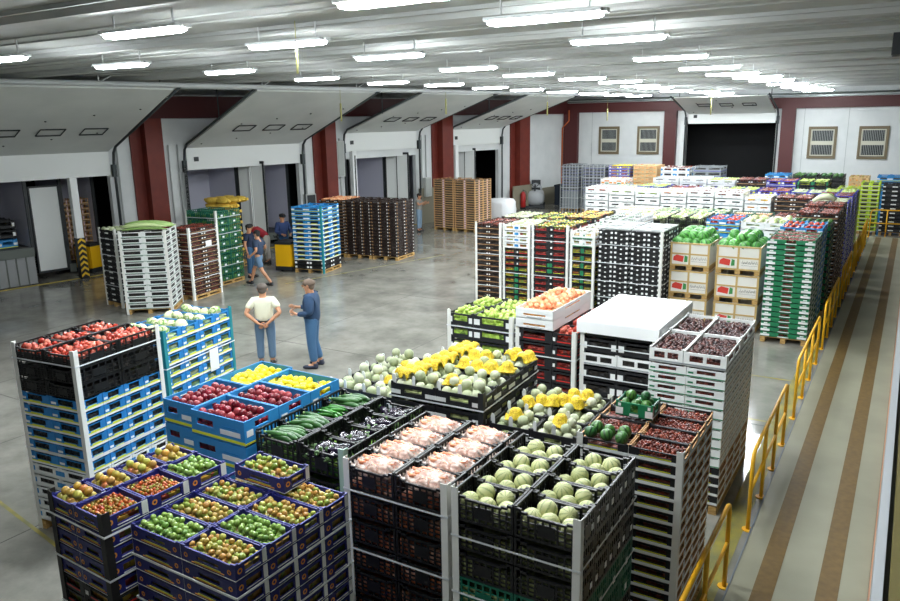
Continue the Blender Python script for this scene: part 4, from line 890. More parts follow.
# --- rows farther back (name, x0, x1, style, phrase, pitch, fruit, size, desc, fill)
def row(y0, y1, h, items, vis, cols=C22):
    for (nm, x0, x1, st, ph, pt, fr, sz, ds, fl) in items:
        hh = h+random.uniform(-.04, .04); simple(nm, x0, x1, y0, y1, hh, [(st, ph, pt, max(1, round((hh-.13)/pt)), cols)], fr, sz, ds, fill=fl, vis=vis)
row(21.4, 22.7, 2.15, [('fifth-row cauliflower stack', -6.85, -5.8, 'blackplastic', 'black crate', .22, 'cauliflower', .09, 'white cauliflower head', 'cauli'),
 ('fifth-row white-head stack', -5.75, -4.75, 'blackplastic', 'black crate', .22, 'cauliflower', .09, 'creamy cauliflower head', 'cauli'), ('fifth-row red-pepper stack', -4.7, -3.85, 'lightblue', 'light blue tray', .18, 'red_tomato', .05, 'red tomato', 'tom'), ('fifth-row cabbage stack', -3.8, -2.6, 'whitebig', 'white box', .22, 'cauliflower', .1, 'white cabbage', 'cauli')], 2)
row(18.95, 20.2, 2.35, [('the blue-tray stack', -2.5, -1.6, 'lightblue', 'light blue tray', .16, 'red_tomato', .05, 'red tomato', 'tom')], 14)
row(20.35, 21.5, 2.3, [('the dark-green produce stack', -2.5, -1.55, 'blackgreen', 'black green-ended tray', .16, 'small_watermelon', .06, 'dark green fruit', 'green')], 14)
row(21.7, 23.0, 2.4, [('the brown fruit stack', -2.5, -1.5, 'browncard', 'brown tray', .15, 'small_dark_plum', .045, 'brown fruit', 'dark')], 15)
row(23.2, 24.5, 2.05, [('sixth-row second peach stack', -7.9, -6.8, 'whitedeep', 'white crate', .2, 'peach', .05, 'pale orange peach', 'orange'),
 ('sixth-row green-crate stack', -6.75, -5.7, 'greenplastic', 'dark green crate', .2, 'netted_melon', .07, 'pale melon', 'melon'), ('sixth-row pale-melon stack', -5.65, -4.6, 'greenplastic', 'dark green crate', .2, 'netted_melon', .07, 'pale melon', 'melon'), ('sixth-row pink-peach stack', -4.5, -3.4, 'greenplastic', 'dark green crate', .2, 'peach', .05, 'pink peach', 'orange'), ('sixth-row mixed stack', -3.3, -2.6, 'blackpale', 'black tray', .16, 'small_dark_plum', .045, 'dark fruit', 'dark')], 2)
row(23.2, 24.5, 2.45, [('the squash-topped stack', -2.5, -1.5, 'browncard', 'brown tray', .15, 'small_dark_plum', .045, 'brown fruit', 'dark')], 15)
ws7 = [('seventh-row first white stack', -10.1, -9.25, 'red_tomato', 'red tomato'), ('seventh-row second white stack', -9.2, -8.3, 'green_apple', 'green apple'), ('seventh-row third white stack', -8.25, -7.4, 'green_apple', 'green apple'), ('seventh-row fourth white stack', -7.35, -6.5, 'peach', 'peach'), ('seventh-row fifth white stack', -6.45, -5.6, 'small_dark_plum', 'dark fruit'), ('seventh-row sixth white stack', -5.55, -4.65, 'small_dark_plum', 'dark fruit')]
row(26.3, 27.5, 2.42, [(n, a, b, 'whitebig', 'white slotted box', .24, f, .05, d, 'dark') for n, a, b, f, d in ws7], 6)
row(26.3, 27.5, 2.3, [('seventh-row lemon stack', -4.6, -3.8, 'whitebig', 'white slotted box', .24, 'lemon', .045, 'yellow lemon', 'orange'), ('seventh-row brown stack', -3.7, -2.6, 'browncard', 'brown tray', .15, 'small_dark_plum', .045, 'brown fruit', 'dark')], 3)
row(25.0, 26.2, 2.35, [('the purple edge stack', -2.5, -1.5, 'purple', 'purple tray', .15, 'netted_melon', .05, 'green fruit', 'dark')], 15)
row(26.7, 28.0, 2.4, [('the second purple edge stack', -2.5, -1.5, 'purple', 'purple tray', .15, 'small_dark_plum', .045, 'dark fruit', 'dark')], 15)
row(28.4, 29.6, 2.35, [('the third purple edge stack', -2.5, -1.5, 'purple', 'purple tray', .15, 'green_apple', .05, 'green fruit', 'dark')], 12)
row(29.2, 30.5, 2.25, [('eighth-row %s purple stack' % w_, -10.2+i*1.1, -9.15+i*1.1, 'purple', 'purple tray', .16, f, .055, d, 'dark') for i, (w_, f, d) in enumerate((('first', 'netted_melon', 'green fruit'), ('second', 'green_apple', 'green fruit'), ('third', 'small_dark_plum', 'dark fruit'), ('fourth', 'netted_melon', 'green fruit'), ('fifth', 'green_apple', 'green fruit'), ('sixth', 'small_dark_plum', 'dark fruit'), ('seventh', 'netted_melon', 'green fruit')))], 2)
row(33.0, 34.4, 2.3, [('ninth-row %s stack' % w_, -9.6+i*1.15, -8.5+i*1.15, st, ph, .2, f, .06, d, 'dark') for i, (w_, st, ph, f, d) in enumerate((('white', 'whitebig', 'white box', None, ''), ('pale', 'whitebig', 'white box', None, ''), ('green', 'whitebig', 'white box', 'green_apple', 'green fruit'), ('brown', 'browncard', 'brown tray', 'small_dark_plum', 'brown fruit'), ('purple', 'purple', 'purple tray', 'small_dark_plum', 'dark fruit'), ('leafy', 'blackgreen', 'black tray', 'green_apple', 'green cabbage')))], 2)
row(31.4, 32.6, 2.25, [('the lime crate stack', -2.3, -1.6, 'limecrate', 'lime green crate', .17, None, 0, '', 'dark'), ('the dark end stack', -.9, -.1, 'blackc' if False else 'blackpale', 'black tray', .16, None, 0, '', 'dark')][:1], 12)
row(35.5, 36.8, 2.1, [('the second lime stack', -1.75, -1.05, 'limecrate', 'lime green crate', .17, None, 0, '', 'dark'), ('the grey end stack', -.95, -.1, 'blackpale', 'black tray', .17, None, 0, '', 'dark')], 12)
# far back row in front of the far wall
row(38.4, 39.8, 2.45, [('the caged grey stack', -14.9, -13.75, 'greymetal', 'grey crate', .16, None, 0, '', 'dark'), ('the second caged grey stack', -16.1, -15.2, 'greymetal', 'grey crate', .16, None, 0, '', 'dark'), ('the far purple-yellow stack', -13.5, -12.4, 'purple', 'purple tray', .17, 'lemon', .05, 'yellow fruit', 'orange'),
 ('the far kraft stack', -12.2, -11.0, 'kraftbox', 'kraft box', .2, 'peach', .06, 'orange peach', 'orange'), ('the far white-blue stack', -10.8, -9.4, 'whiteblue', 'white and blue box', .25, 'small_dark_plum', .07, 'brown fruit', 'dark'), ('the far grey-white stack', -9.2, -7.9, 'greymetal', 'grey crate', .25, None, 0, '', 'dark')], 9)
row(37.6, 38.8, 1.95, [('the far low white stack', -7.7, -6.6, 'whitebig', 'white box', .24, None, 0, '', 'dark'), ('the second far low white stack', -6.5, -5.4, 'whitebig', 'white box', .24, None, 0, '', 'dark')], 3)
row(38.4, 39.8, 2.15, [('the far light-blue stack', -5.9, -4.9, 'lightblue', 'light blue tray', .2, None, 0, '', 'dark'), ('the far black stack', -4.7, -3.7, 'blackplastic', 'black crate', .25, 'small_watermelon', .09, 'dark cabbage', 'dark'), ('the second far black stack', -3.6, -2.6, 'blackplastic', 'black crate', .25, 'small_watermelon', .09, 'dark cabbage', 'dark'), ('the far orange-topped stack', -2.4, -1.6, 'kraftbox', 'kraft box', .22, 'yellow_red_apple', .06, 'yellow fruit', 'orange'), ('the far right blue stack', -1.3, -.3, 'lightblue', 'light blue tray', .2, None, 0, '', 'dark')], 3)
simple('the orange-white stack', -12.9, -11.7, 35.6, 36.8, 2.0, [('orangewhite', 'white box with orange print', .25, 7, C22)], 'peach', .06, 'orange fruit', fill='orange', vis=3)
# wire cages round the two grey stacks
CG = mat('cage wire', 'c9cdcd', .4, metal=.4)
for nm, x0, x1, ph in (('right', -14.95, -13.7, 'the caged grey stack'), ('left', -16.15, -15.15, 'the second caged grey stack')):
    m = MB()
    for k in range(7):
        x = x0+(x1-x0)*k/6; m.box(x-.012, x+.012, 38.33, 38.35, 0, 2.45)
    for z in (.15, .7, 1.25, 1.8, 2.35): m.box(x0, x1, 38.33, 38.35, z-.015, z+.015)
    for y in (38.34, 39.1, 39.86): m.box(x1-.01, x1+.01, y-.012, y+.012, 0, 2.45)
    for z in (.15, .7, 1.25, 1.8, 2.35): m.box(x1-.01, x1+.01, 38.33, 39.87, z-.015, z+.015)
    tag(m.build('wire_cage', CG), 'pale wire cage around %s by the far wall' % ph, 'cage')
# squash and cabbage on the brown stack
m = MB(); m.tube([(0, 0, 0), (.15, .05, .1), (.35, .1, .13), (.55, .1, .05)], [.05, .08, .09, .05], 9); o = m.build('squash', mat('pale squash', 'd5d8b4', .5)); o.location = (-2.3, 23.5, 2.5); tag(o, 'long pale squash lying across brown trays near the railing', 'squash')
m = MB(); m.tube([(0, 0, 0), (.15, -.05, .1), (.35, -.1, .1), (.5, -.15, .03)], [.05, .09, .09, .05], 9); o = m.build('squash', mat('green squash', '6f9150', .5)); o.location = (-2.25, 23.9, 2.52); tag(o, 'long green squash lying behind the pale one near the railing', 'squash')
# --- left cluster by the docks
simple('the caged dark stack', -18.95, -18.15, 12.75, 13.75, 2.15, [('blackpale', 'dark tray', .15, 13, C22)], 'netted_melon', .07, 'pale vegetable', posts='fnr', straps=ST3, rot=-6)
s = simple('the celery stack', -18.0, -16.82, 12.55, 13.8, 2.2, [('celerytray', 'white open-sided tray', .165, 13, [(.5, 2), (.5, 2)])], None, posts='fnr', rot=38, straps=(), fill='dark', left=True)
LEEK = fruitmat('celery leaf', ['b5cf86', 'c8dc9c', '93b866'], .5)
rr = random.Random(5)
for i in range(26):
    y = -.5+i*.04; mbx = MB(); a = rr.uniform(-.15, .15); L_ = rr.uniform(.9, 1.15); z = 2.22+rr.uniform(0, .1); x0 = -.55+rr.uniform(-.05, .1)
    mbx.tube([(x0+L_*t, y+a*t*.4+.02*sin(t*7+i), z+.05*sin(t*pi)) for t in (0, .2, .4, .6, .8, 1)], [.02, .035, .04, .045, .035, .01], 7)
    o = mbx.build('celery_stalk', LEEK); o.matrix_world = s.R; tag(o, 'pale green celery stalk, %s from the front on the celery stack' % (NUMW+['25th', '26th'])[i], 'celery', 'celery stalks on the celery stack')
simple('the dark-plum stack', -18.0, -17.2, 14.2, 15.4, 2.05, [('browncard', 'dark brown tray', .13, 15, C22)], 'small_dark_plum', .04, 'dark red plum', posts='nr', straps=ST3, fill='plum', rot=8)
m = MB(); m.box(-.12, .12, -.003, 0, -.08, .08); o = m.build('paper_label', WHITE); o.location = (-17.19, 15.0, 1.55); o.rotation_euler[2] = pi/2+radians(8); tag(o, 'white paper label on side of the dark-plum stack', 'paper label')
simple('the dark-green crate stack', -19.2, -18.0, 15.95, 17.05, 2.3, [('greenplastic', 'dark green plastic crate', .21, 10, C22)], None, posts='fn', straps=(2.1, 1.6, 1.1, .6), fill='green', rot=6)
m = MB(); m.box(-.14, .14, -.003, 0, -.11, .11); o = m.build('paper_label', WHITE); o.location = (-18.2, 16.04, 1.95); o.rotation_euler[2] = radians(6); tag(o, 'white paper label on front of the dark-green crate stack', 'paper label')
simple('the blue-white stack', -17.55, -16.45, 18.85, 20.1, 2.2, [('lightblue', 'light blue printed tray', .14, 3, C22), ('bluecard', 'blue card tray', .14, 9, C22), ('blacklow', 'black labelled tray', .14, 2, C22)], None, posts='n', rot=12, postm=TEALP, postc='teal', fill='dark', left=True)
for nm, xx, pp in (('left', 0, 'browncard'), ('middle', 1, 'brownyellow'), ('right', 2, 'brownyellow')):
    pass
R8 = radians(6)
for nm, i, pp, ph in (('brown wall left', 0, 'browncard', 'dark brown tray'), ('brown wall middle', 1, 'brownyellow', 'brown yellow-marked tray'), ('brown wall right', 2, 'brownyellow', 'brown yellow-marked tray')):
    x0 = -18.75+i*1.08; simple('the %s stack' % nm, x0, x0+1.05, 21.7+i*.12, 23.0+i*.12, 2.12, [(pp, ph, .115, 17, [(.34, 2), (.33, 2), (.33, 2)])], None if i else 'peach', .05, 'brown-orange fruit', rot=6, fill='dark')
for i, nm in enumerate(('left', 'right')):
    x0 = -18.5+i*1.16; simple('the %s kraft-wood stack' % nm, x0, x0+1.12, 29.3-i*.1, 30.6-i*.1, 2.3, [('kraftwood', 'kraft wood tray', .1, 21, [(1, 2)])], None, fill='dark', rot=-5)
# sacks of produce in yellow nets on a pallet
pallet(-20.35, 18.75, 1.1, 1.2, 0, 'wooden pallet under the yellow net sacks')
NS = mat('yellow net sack', 'e6c654', .7, c2='cfa535', scale=40, bump=.8, bscale=60)
m = MB(); m.ball((0, 0, .1), .3, .2, .11, 16, 10, 0, lump(.18, 3)); m.tube([(.29, 0, .1), (.36, 0, .12)], [.04, .055], 7); SK = m.mesh('net_sack', NS)
for l in range(12):
    for i in range(2):
        for jx in range(3):
            if l < 11 and jx == 2: continue
            o = link('net_sack', SK, None, (-20.6+i*.54+random.uniform(-.02, .02), 18.3+jx*.38, .13+l*.19), random.uniform(-.15, .15)+(pi if i == 0 else 0))
            tag(o, 'yellow net sack, %s layer, %s %s, on the sack pallet' % (ORD[11-l], ['front', 'middle', 'rear'][jx], ['left', 'right'][i]), 'sack', 'yellow net sacks by the dock')
# ================================================================ RAILINGS
RY = mat('yellow railing paint', 'f2b61a', .5)
def railing(x, ya, yb, n, label, axis=1, z=1.0, x2=None):
    e = empty('railing', (x, ya, 0) if axis else (ya, x, 0)); tag(e, label, 'railing', 'yellow railings')
    Lr = yb-ya
    P = (lambda t, zz: (0, t, zz)) if axis else (lambda t, zz: (t, 0, zz))
    m = MB(); m.tube([P(0, .0), P(0, z-.12), P(.04, z-.03), P(.12, z), P(Lr-.12, z), P(Lr-.04, z-.03), P(Lr, z-.12), P(Lr, 0)], .024, 8); m.build('top_rail', RY, e)
    m = MB(); m.tube([P(0, z*.52), P(Lr, z*.52)], .02, 8); m.build('middle_rail', RY, e)
    for k in range(1, n-1):
        t = Lr*k/(n-1); m = MB(); m.tube([P(t, 0), P(t, z)], .024, 8); po = m.build('post', RY, e); m = MB(); m.tube([P(t, 0), P(t, .012)], .07, 10); m.build('base_plate', RY, po)
    for k in (0, n-1):
        t = Lr*k/(n-1); m = MB(); m.tube([P(t, 0), P(t, .012)], .07, 10); m.build('base_plate', RY, e)
segs = [(4.6, 7.62), (8.95, 11.75), (12.95, 16.2), (17.35, 20.4), (21.6, 24.6), (25.8, 28.8), (29.9, 32.6)]
for i, (a, b) in enumerate(segs): railing(-1.26, a, b, 4, 'yellow tube railing beside the walkway, %s section' % CNT[i])
railing(34.75, -1.25, -.1, 3, 'yellow railing closing the far end of the walkway', axis=0, z=1.1)
# ================================================================ PEOPLE
def skinmesh(V, E, Rr, sub=1):
    me = bpy.data.meshes.new('t'); me.from_pydata(V, E, []); o = bpy.data.objects.new('t', me); COL.objects.link(o)
    md = o.modifiers.new('s', 'SKIN'); md.use_smooth_shade = True
    if not me.skin_vertices: me.attributes  # layer is made by the modifier below
    if not me.skin_vertices:
        import bmesh
        bm = bmesh.new(); bm.from_mesh(me); bm.verts.layers.skin.verify(); bm.to_mesh(me); bm.free()
    for i, r in enumerate(Rr):
        rr_ = r if isinstance(r, tuple) else (r, r); me.skin_vertices[0].data[i].radius = rr_
    me.skin_vertices[0].data[0].use_root = True
    sb = o.modifiers.new('u', 'SUBSURF'); sb.levels = sub; sb.render_levels = sub
    bpy.context.view_layer.update()
    dg = bpy.context.evaluated_depsgraph_get(); ev = o.evaluated_get(dg); m2 = ev.to_mesh()
    vs = [v.co.copy() for v in m2.vertices]; fs = [tuple(p.vertices) for p in m2.polygons]; ev.to_mesh_clear()
    bpy.data.objects.remove(o); bpy.data.meshes.remove(me); return vs, fs
def person(label, loc, rz, H=1.75, top='dddac4', legs='51667c', skin='c08a68', hair='2a2420', shoes='202024', sleeve='short', leglen='long', J=None, bag=None, jacket=False, cap=None, belt=True, wide=1.08):
    k = H/1.76
    P = dict(pelvis=(0, 0, .96), spine=(0, 0, 1.12), chest=(0, .01, 1.32), neck=(0, 0, 1.47), skull=(0, -.02, 1.56), head=(0, -.03, 1.65), crown=(0, -.01, 1.71),
             shL=(-.17, 0, 1.42), shR=(.17, 0, 1.42), elL=(-.24, .03, 1.14), elR=(.24, .03, 1.14), wrL=(-.25, -.03, .9), wrR=(.25, -.03, .9), haL=(-.25, -.05, .82), haR=(.25, -.05, .82),
             hiL=(-.09, 0, .92), hiR=(.09, 0, .92), knL=(-.1, -.01, .5), knR=(.1, -.01, .5), anL=(-.1, .02, .09), anR=(.1, .02, .09), toL=(-.12, -.13, .03), toR=(.12, -.13, .03))
    P.update(J or {})
    P = {a: Vector(b)*k for a, b in P.items()}
    e = empty('person', loc, rz); tag(e, label, 'person')
    sk = mat('skin '+skin, skin, .55); hm = mat('hair '+hair, hair, .7); em = mat('eye', '1a1512', .3); tm = mat('cloth '+top, top, .85, bump=.4, bscale=30); lm = mat('cloth '+legs, legs, .9, bump=.4, bscale=40); shm = mat('shoe '+shoes, shoes, .6)
    def sm_(names, edges, radii, sub=1): return skinmesh([P[n] if isinstance(n, str) else n for n in names], edges, radii, sub)
    mid = lambda a, b, t=.5: P[a].lerp(P[b], t)
    # the body: one skinned surface from head to ankles
    names = ['pelvis', 'spine', 'chest', 'neck', 'skull', 'head', 'crown', 'shL', 'elL', 'wrL', 'haL', 'shR', 'elR', 'wrR', 'haR', 'hiL', 'knL', 'anL', 'toL', 'hiR', 'knR', 'anR', 'toR', mid('knL', 'anL', .3), mid('knR', 'anR', .3), mid('elL', 'wrL', .3), mid('elR', 'wrR', .3)]
    E_ = [(0, 1), (1, 2), (2, 3), (3, 4), (4, 5), (5, 6), (2, 7), (7, 8), (8, 25), (25, 9), (9, 10), (2, 11), (11, 12), (12, 26), (26, 13), (13, 14), (0, 15), (15, 16), (16, 23), (23, 17), (17, 18), (0, 19), (19, 20), (20, 24), (24, 21), (21, 22)]
    r_ = [(.14, .1), (.13, .095), (.15, .105), .055, .07, (.078, .09), .06, .06, .042, .027, (.035, .018), .06, .042, .027, (.035, .018), .085, .058, .036, .03, .085, .058, .036, .03, .056, .056, .042, .042]
    r_ = [(tuple(q*k for q in x) if isinstance(x, tuple) else x*k) for x in r_]
    vs, fs = sm_(names, E_, r_, 2); b = MB(); b.add(vs, fs, 0, True)
    fd = (P['head']-P['crown']); fy = Vector((0, -1, 0)); hd = P['head']
    if 'face' in (J or {}): fy = Vector(J['face']).normalized()
    sx = fy.cross(Vector((0, 0, 1))).normalized()*-1
    b.ball(hd+fy*.088*k+Vector((0, 0, -.02)), .014, .02, .022, 8, 6)          # nose
    b.ball(hd+fy*.078*k+Vector((0, 0, -.062)), .024, .012, .008, 8, 5)        # mouth
    for s_ in (-1, 1): b.ball(hd+sx*.083*k*s_-fy*.005+Vector((0, 0, -.015)), .012, .02, .032, 8, 6)   # ears
    for h_, w_, el in (('haL', 'wrL', 'elL'), ('haR', 'wrR', 'elR')):
        d = (P[h_]-P[w_]).normalized(); q = d.cross(Vector((1, 0, 0)) if abs(d.x) < .8 else Vector((0, 1, 0))).normalized(); z3 = d.cross(q)
        for f_i, (o_, l_) in enumerate(((-.027, .06), (-.009, .072), (.009, .068), (.027, .052))):
            p0 = P[h_]+q*o_*k; p1 = p0+d*l_*.55*k+z3*.006; p2 = p1+(d*.7+z3*.6)*l_*.5*k; b.tube([p0, p1, p2], [.0095*k, .0088*k, .007*k], 6)
        p0 = P[w_].lerp(P[h_], .4)+q*-.03*k; b.tube([p0, p0-q*.022*k+d*.025*k, p0-q*.026*k+d*.055*k], [.012*k, .011*k, .009*k], 6)
    b.build('body', sk, e)
    ey = MB()
    for s_ in (-1, 1): ey.ball(hd+fy*.082*k+sx*.032*k*s_+Vector((0, 0, .008)), .011, .008, .008, 6, 5)
    ey.build('eyes', em, e)
    # hair: a cap over the back and top of the head
    hr = MB(); hr.ball(hd-fy*.016+Vector((0, 0, .034))*k, .094*k, .1*k, .082*k, 14, 10, 0, lump(.08, 4)); hr.ball(hd-fy*.05+Vector((0, 0, -.03))*k, .076*k, .055*k, .075*k, 12, 8); hr.build('hair', hm, e)
    if cap:
        c = MB(); c.ball(hd-fy*.005+Vector((0, 0, .06))*k, .1*k, .11*k, .06*k, 14, 8); c.tube([hd+fy*.07+Vector((0, 0, .05)), hd+fy*.17+Vector((0, 0, .04))], [.07, .05], 10); c.build('cap', mat('cloth '+cap, cap, .8), e)
    # trousers
    kl, kr = ('knL', 'knR')
    if leglen == 'long':
        nm = ['pelvis', mid('pelvis', 'spine', 1.0), 'hiL', 'knL', mid('knL', 'anL', .9), 'hiR', 'knR', mid('knR', 'anR', .9), mid('hiL', 'knL'), mid('hiR', 'knR')]
        vs, fs = sm_(nm, [(0, 1), (0, 2), (2, 8), (8, 3), (3, 4), (0, 5), (5, 9), (9, 6), (6, 7)], [(.155*k, .118*k), (.145*k, .11*k), .105*k, .075*k, .066*k, .105*k, .075*k, .066*k, .09*k, .09*k], 2)
    else:
        nm = ['pelvis', mid('pelvis', 'spine', .6), 'hiL', mid('hiL', 'knL', .85), 'hiR', mid('hiR', 'knR', .85)]
        vs, fs = sm_(nm, [(0, 1), (0, 2), (2, 3), (0, 4), (4, 5)], [(.155*k, .118*k), (.145*k, .11*k), .108*k, .095*k, .108*k, .095*k], 2)
    t = MB(); t.add(vs, fs, 0, True); t.build('trousers' if leglen == 'long' else 'shorts', lm, e)
    # shirt or jacket
    lo = mid('pelvis', 'spine', -.25 if not jacket else -.5)
    nm = ['chest', 'spine', lo, mid('chest', 'neck', .8), 'shL', 'shR', mid('shL', 'elL', .7), mid('shR', 'elR', .7), 'neck']; ed = [(0, 1), (1, 2), (0, 3), (0, 4), (0, 5), (4, 6), (5, 7), (3, 8)]
    g = .02 if not jacket else .03
    rr_ = [(.155+g, .108+g), (.145+g, .108+g), (.158+g, .126+g), (.12, .095), .072+g*.6, .072+g*.6, .062+g*.5, .062+g*.5, .064]
    if sleeve == 'long': nm += ['elL', mid('elL', 'wrL', .93), 'elR', mid('elR', 'wrR', .93)]; ed += [(6, 9), (9, 10), (7, 11), (11, 12)]; rr_ += [.054+g*.5, .04+g*.4, .054+g*.5, .04+g*.4]
    rr_ = [(tuple(q*k for q in x) if isinstance(x, tuple) else x*k) for x in rr_]
    vs, fs = sm_(nm, ed, rr_, 2); t = MB(); t.add(vs, fs, 0, True); t.build('jacket' if jacket else 'shirt', tm, e)
    if belt and not jacket:
        c = mid('pelvis', 'spine', .12); t = MB(); vs = []; n = 20
        for z_ in (-.018, .018):
            for i in range(n): a = 2*pi*i/n; vs.append(c+Vector((.172*cos(a)*k, .135*sin(a)*k, z_)))
        t.add(vs, [(i, (i+1) % n, n+(i+1) % n, n+i) for i in range(n)], 0, True); t.build('belt', mat('belt leather', '2a1c14', .5), e)
    for sd in 'LR':
        a, c = P['an'+sd], P['to'+sd]; d = (c-a); d.z = 0; d.normalize(); t = MB(); g0 = min(a.z, c.z+.06)-.09+.0
        base = Vector((a.x, a.y, max(.035, a.z-.05))); t.tube([base-d*.055, base-d*.03, base+d*.07, base+d*.15, base+d*.19], [.03, .046, .046, .04, .02], 10); t.tube([base-d*.005+Vector((0, 0, .0)), base-d*.01+Vector((0, 0, .07))], [.045, .042], 10); t.build('shoe', shm, e)
    e.scale = (wide, wide, 1); return e
# figures face -Y locally; rz turns them
person('person in white shirt and grey-blue trousers standing with hands clasped behind back', (-11.1, 10.95, 0), radians(218), 1.72, top='e3e2c9', legs='5f7891', hair='5a5048', shoes='2a2624', wide=1.2,
       J=dict(elL=(-.29, .12, 1.17), elR=(.29, .12, 1.17), wrL=(-.08, .19, .96), wrR=(.08, .19, .96), haL=(.02, .2, .9), haR=(-.02, .215, .92)))
person('person in dark blue jacket and jeans standing in profile, facing left', (-10.12, 11.3, 0), radians(-60), 1.84, top='26405e', legs='3f6488', hair='6b5a4c', shoes='1d2438', sleeve='long', jacket=True, wide=1.25,
       J=dict(elL=(-.24, .0, 1.15), elR=(.24, .02, 1.15), wrL=(-.16, -.24, 1.16), wrR=(.18, -.2, 1.12), haL=(-.12, -.31, 1.19), haR=(.14, -.27, 1.16), anL=(-.1, .08, .09), toL=(-.12, -.07, .03)))
person('person in navy t-shirt and denim shorts walking with legs apart', (-16.95, 16.7, 0), radians(-75), 1.72, top='2a3a52', legs='5c7892', hair='1c1a1a', shoes='1c1c20', leglen='short', belt=False,
       J=dict(hiL=(-.09, 0, .9), hiR=(.09, 0, .9), knL=(-.1, -.24, .52), anL=(-.1, -.36, .1), toL=(-.11, -.5, .05), knR=(.1, .12, .5), anR=(.1, .4, .12), toR=(.1, .28, .05), elL=(-.26, .1, 1.16), wrL=(-.2, -.12, 1.12), haL=(-.16, -.2, 1.14), elR=(.27, .08, 1.14), wrR=(.26, -.12, .98), haR=(.25, -.2, .95)))
person('person in dark navy top and jeans standing behind the walking one', (-18.1, 17.45, 0), radians(110), 1.74, top='1f2a44', legs='35597a', hair='191614', shoes='222', belt=False) if False else person('person in dark navy top and jeans standing behind the walking one', (-18.1, 17.45, 0), radians(110), 1.74, top='1f2a44', legs='35597a', hair='191614', shoes='222226', belt=False)
person('person in red t-shirt and light trousers bending forward beside the net sacks', (-19.45, 19.6, 0), radians(-60), 1.74, top='a02430', legs='b7b2aa', hair='2a2220', shoes='303030', belt=False,
       J=dict(spine=(0, -.1, 1.08), chest=(0, -.28, 1.2), neck=(0, -.4, 1.27), skull=(0, -.47, 1.3), head=(0, -.54, 1.33), crown=(0, -.6, 1.37), shL=(-.17, -.36, 1.24), shR=(.17, -.36, 1.24), elL=(-.2, -.45, .98), elR=(.2, -.45, .98), wrL=(-.16, -.6, .88), wrR=(.16, -.6, .88), haL=(-.14, -.66, .84), haR=(.14, -.66, .84)))
person('person in dark cap and blue sweater standing at the pallet truck handle', (-18.75, 19.7, 0), radians(70), 1.8, top='2c3f6b', legs='2b4a6e', hair='2a2220', shoes='c8a020', cap='22262a', sleeve='long', belt=False,
       J=dict(elL=(-.25, -.05, 1.16), elR=(.25, -.05, 1.16), wrL=(-.15, -.27, 1.08), wrR=(.15, -.27, 1.08), haL=(-.1, -.33, 1.07), haR=(.1, -.33, 1.07)))
person('person in grey t-shirt and light jeans working beside the kraft-wood stacks', (-18.8, 28.5, 0), radians(100), 1.72, top='8d8b84', legs='7d94a8', hair='2a2220', shoes='3a3a3c', belt=False,
       J=dict(elL=(-.27, -.1, 1.25), wrL=(-.2, -.3, 1.36), haL=(-.18, -.38, 1.4), elR=(.26, -.08, 1.2), wrR=(.2, -.28, 1.3), haR=(.18, -.36, 1.34)))
# ================================================================ MACHINES AND LOOSE THINGS
YM = mat('machine yellow', 'e6b010', .4); GM = mat('machine dark', '232629', .5)
def pallet_truck(x, y, rz, label):
    e = empty('electric_pallet_truck', (x, y, 0), rz); tag(e, label, 'pallet truck', 'yellow electric pallet trucks')
    m = MB(); m.box(-.35, .35, -.28, .28, .1, .92); m.box(-.3, .3, -.3, .3, .15, .86); m.build('body', YM, e)
    m = MB(); m.box(-.08, .08, -.31, -.27, .15, .88); m.box(-.36, .36, -.3, .3, .05, .18); m.box(-.36, .36, -.29, .29, .92, 1.0); m.build('bumper', GM, e)
    for s_ in (-1, 1):
        m = MB(); m.box(s_*.24-.08, s_*.24+.08, .28, 1.4, .05, .1); m.build('fork', GM, e)
        m = MB(); m.tube([(s_*.25-.03, -.1, .07), (s_*.25+.03, -.1, .07)], .07, 12); m.build('wheel', GM, e)
    m = MB(); m.tube([(0, -.25, .95), (0, -.4, 1.15)], .035, 8); m.tube([(-.14, -.42, 1.2), (-.12, -.4, 1.12), (.12, -.4, 1.12), (.14, -.42, 1.2)], .025, 8); m.build('tiller', GM, e)
pallet_truck(-17.92, 19.0, radians(-75), 'yellow electric pallet truck pushed under the blue-white stack')
pallet_truck(-19.6, 17.5, radians(160), 'yellow pallet truck beside the net sacks and dark-green crates')
pallet_truck(W(4.6, -.9, 0).x, W(4.6, -.9, 0).y, radians(10), 'orange-yellow pallet truck inside the leftmost dock')
# wrapped white pallet load, two pieces
WRP = mat('white stretch film', 'e8eaec', .3, bump=.8, bscale=9)
m = MB(); m.ball((0, 0, .55), .62, .56, .6, 20, 12, 0, lambda p: (1/max(abs(p.x), abs(p.y), abs(p.z)))**.75*(1+.06*noise.noise(p*4)))
o = m.build('wrapped_load', WRP); o.location = (-16.9, 32.9, .13); o.scale = (1, 1, .9); tag(o, 'white film-wrapped pallet load behind the kraft-wood stacks', 'pallet load'); pallet(-16.9, 32.9, 1.1, 1.0, 0, 'wooden pallet under the white wrapped load')
# fire extinguisher on the pillar plinth
e = empty('fire_extinguisher', W(27.6, .62, 0)); tag(e, 'large red fire extinguisher standing by the last left pillar', 'fire extinguisher')
m = MB(); m.tube([(0, 0, .12), (0, 0, .16), (0, 0, .85), (0, 0, .95), (0, 0, .98)], [.12, .15, .15, .08, .04], 14); m.build('cylinder', mat('extinguisher red', '9a1c1c', .35), e)
m = MB(); m.tube([(0, 0, .98), (0, 0, 1.08)], .03, 8); m.tube([(0, 0, 1.06), (.15, .05, 1.0), (.18, .06, .6), (.14, .04, .4)], .018, 6); m.box(-.16, .16, -.05, .05, .03, .12); m.build('hose_and_valve', GM, e)
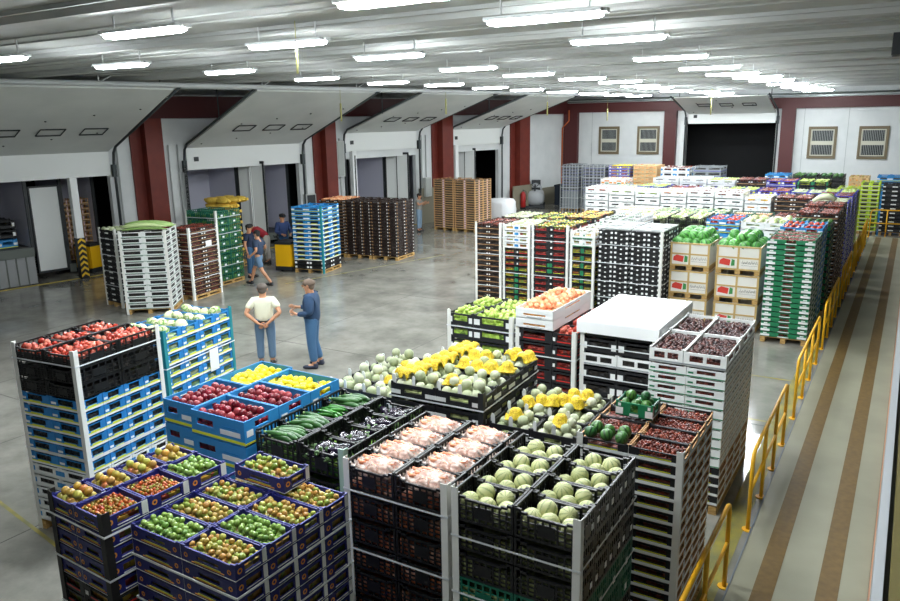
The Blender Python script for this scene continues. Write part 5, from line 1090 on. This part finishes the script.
# floor scrubber in the corner
e = empty('floor_scrubber', (-18.05, 39.3, 0), radians(20)); tag(e, 'grey ride-on floor scrubber parked in the far left corner', 'cleaning machine'); SG = mat('scrubber grey', 'a3a6a8', .5)
m = MB(); m.ball((0, 0, .55), .5, .65, .45, 18, 12, 0, lambda p: (1/max(abs(p.x), abs(p.y), abs(p.z)))**.5); m.build('tank', SG, e)
m = MB(); m.ball((0, .35, 1.0), .35, .3, .35, 14, 10, 0, lump(.1)); m.build('rear_hood', SG, e)
m = MB(); m.box(-.25, .25, -.1, .3, .95, 1.1); m.box(-.25, .25, .25, .35, 1.1, 1.5); m.build('seat', GM, e)
m = MB(); m.tube([(0, -.5, .8), (0, -.35, 1.3)], .04, 8); m.tube([(.18*cos(a), -.35+.12*sin(a), 1.3+.1*sin(a)) for a in [2*pi*i/12 for i in range(13)]], .02, 6); m.build('steering_wheel', GM, e)
m = MB(); m.tube([(-.5, -.35, .1), (.5, -.35, .1)], .11, 14); m.tube([(-.5, .4, .12), (.5, .4, .12)], .13, 14); m.box(-.55, .55, -.75, -.6, .02, .15); m.build('wheels', GM, e)
m = MB(); m.box(-.6, .6, -.5, .5, 0, 1.15); m.box(-.63, .63, -.53, .53, 1.05, 1.15); m.box(-.5, -.4, -.52, -.5, 0, 1.05); m.box(.4, .5, -.52, -.5, 0, 1.05); o = m.build('waste_container', mat('dark blue container', '252f3c', .5)); o.location = (-16.9, 41.2, 0); tag(o, 'dark blue container standing in the far corner beside the scrubber', 'container')
# electrical cabinets on the left wall
CB = mat('cabinet grey', 'b9bcb8', .5)
for s_, z0, w_, h_, lab in ((13.35, .9, .5, 1.1, 'grey control cabinet left of the second red pillar'), (15.05, 2.6, .4, 1.5, 'tall grey electrical box right of the second red pillar'), (20.45, 1.3, .4, .9, 'pale switch box left of the third red pillar')):
    e = empty('electrical_cabinet', W(s_, 0, z0), WANG); tag(e, lab, 'cabinet')
    m = MB(); m.box(-w_/2, w_/2, -.25, 0, 0, h_); m.build('cabinet_body', CB, e)
    m = MB(); m.box(-w_/2+.04, w_/2-.04, -.265, -.25, .04, h_-.04); m.build('door', mat('cabinet door', 'a0a49f', .5) if w_ < .5 else GM, e)
flush()
flush_crates()
print('OBJECTS', len(COL.objects), 'BADLAB', len(BADLAB), BADLAB[:12])
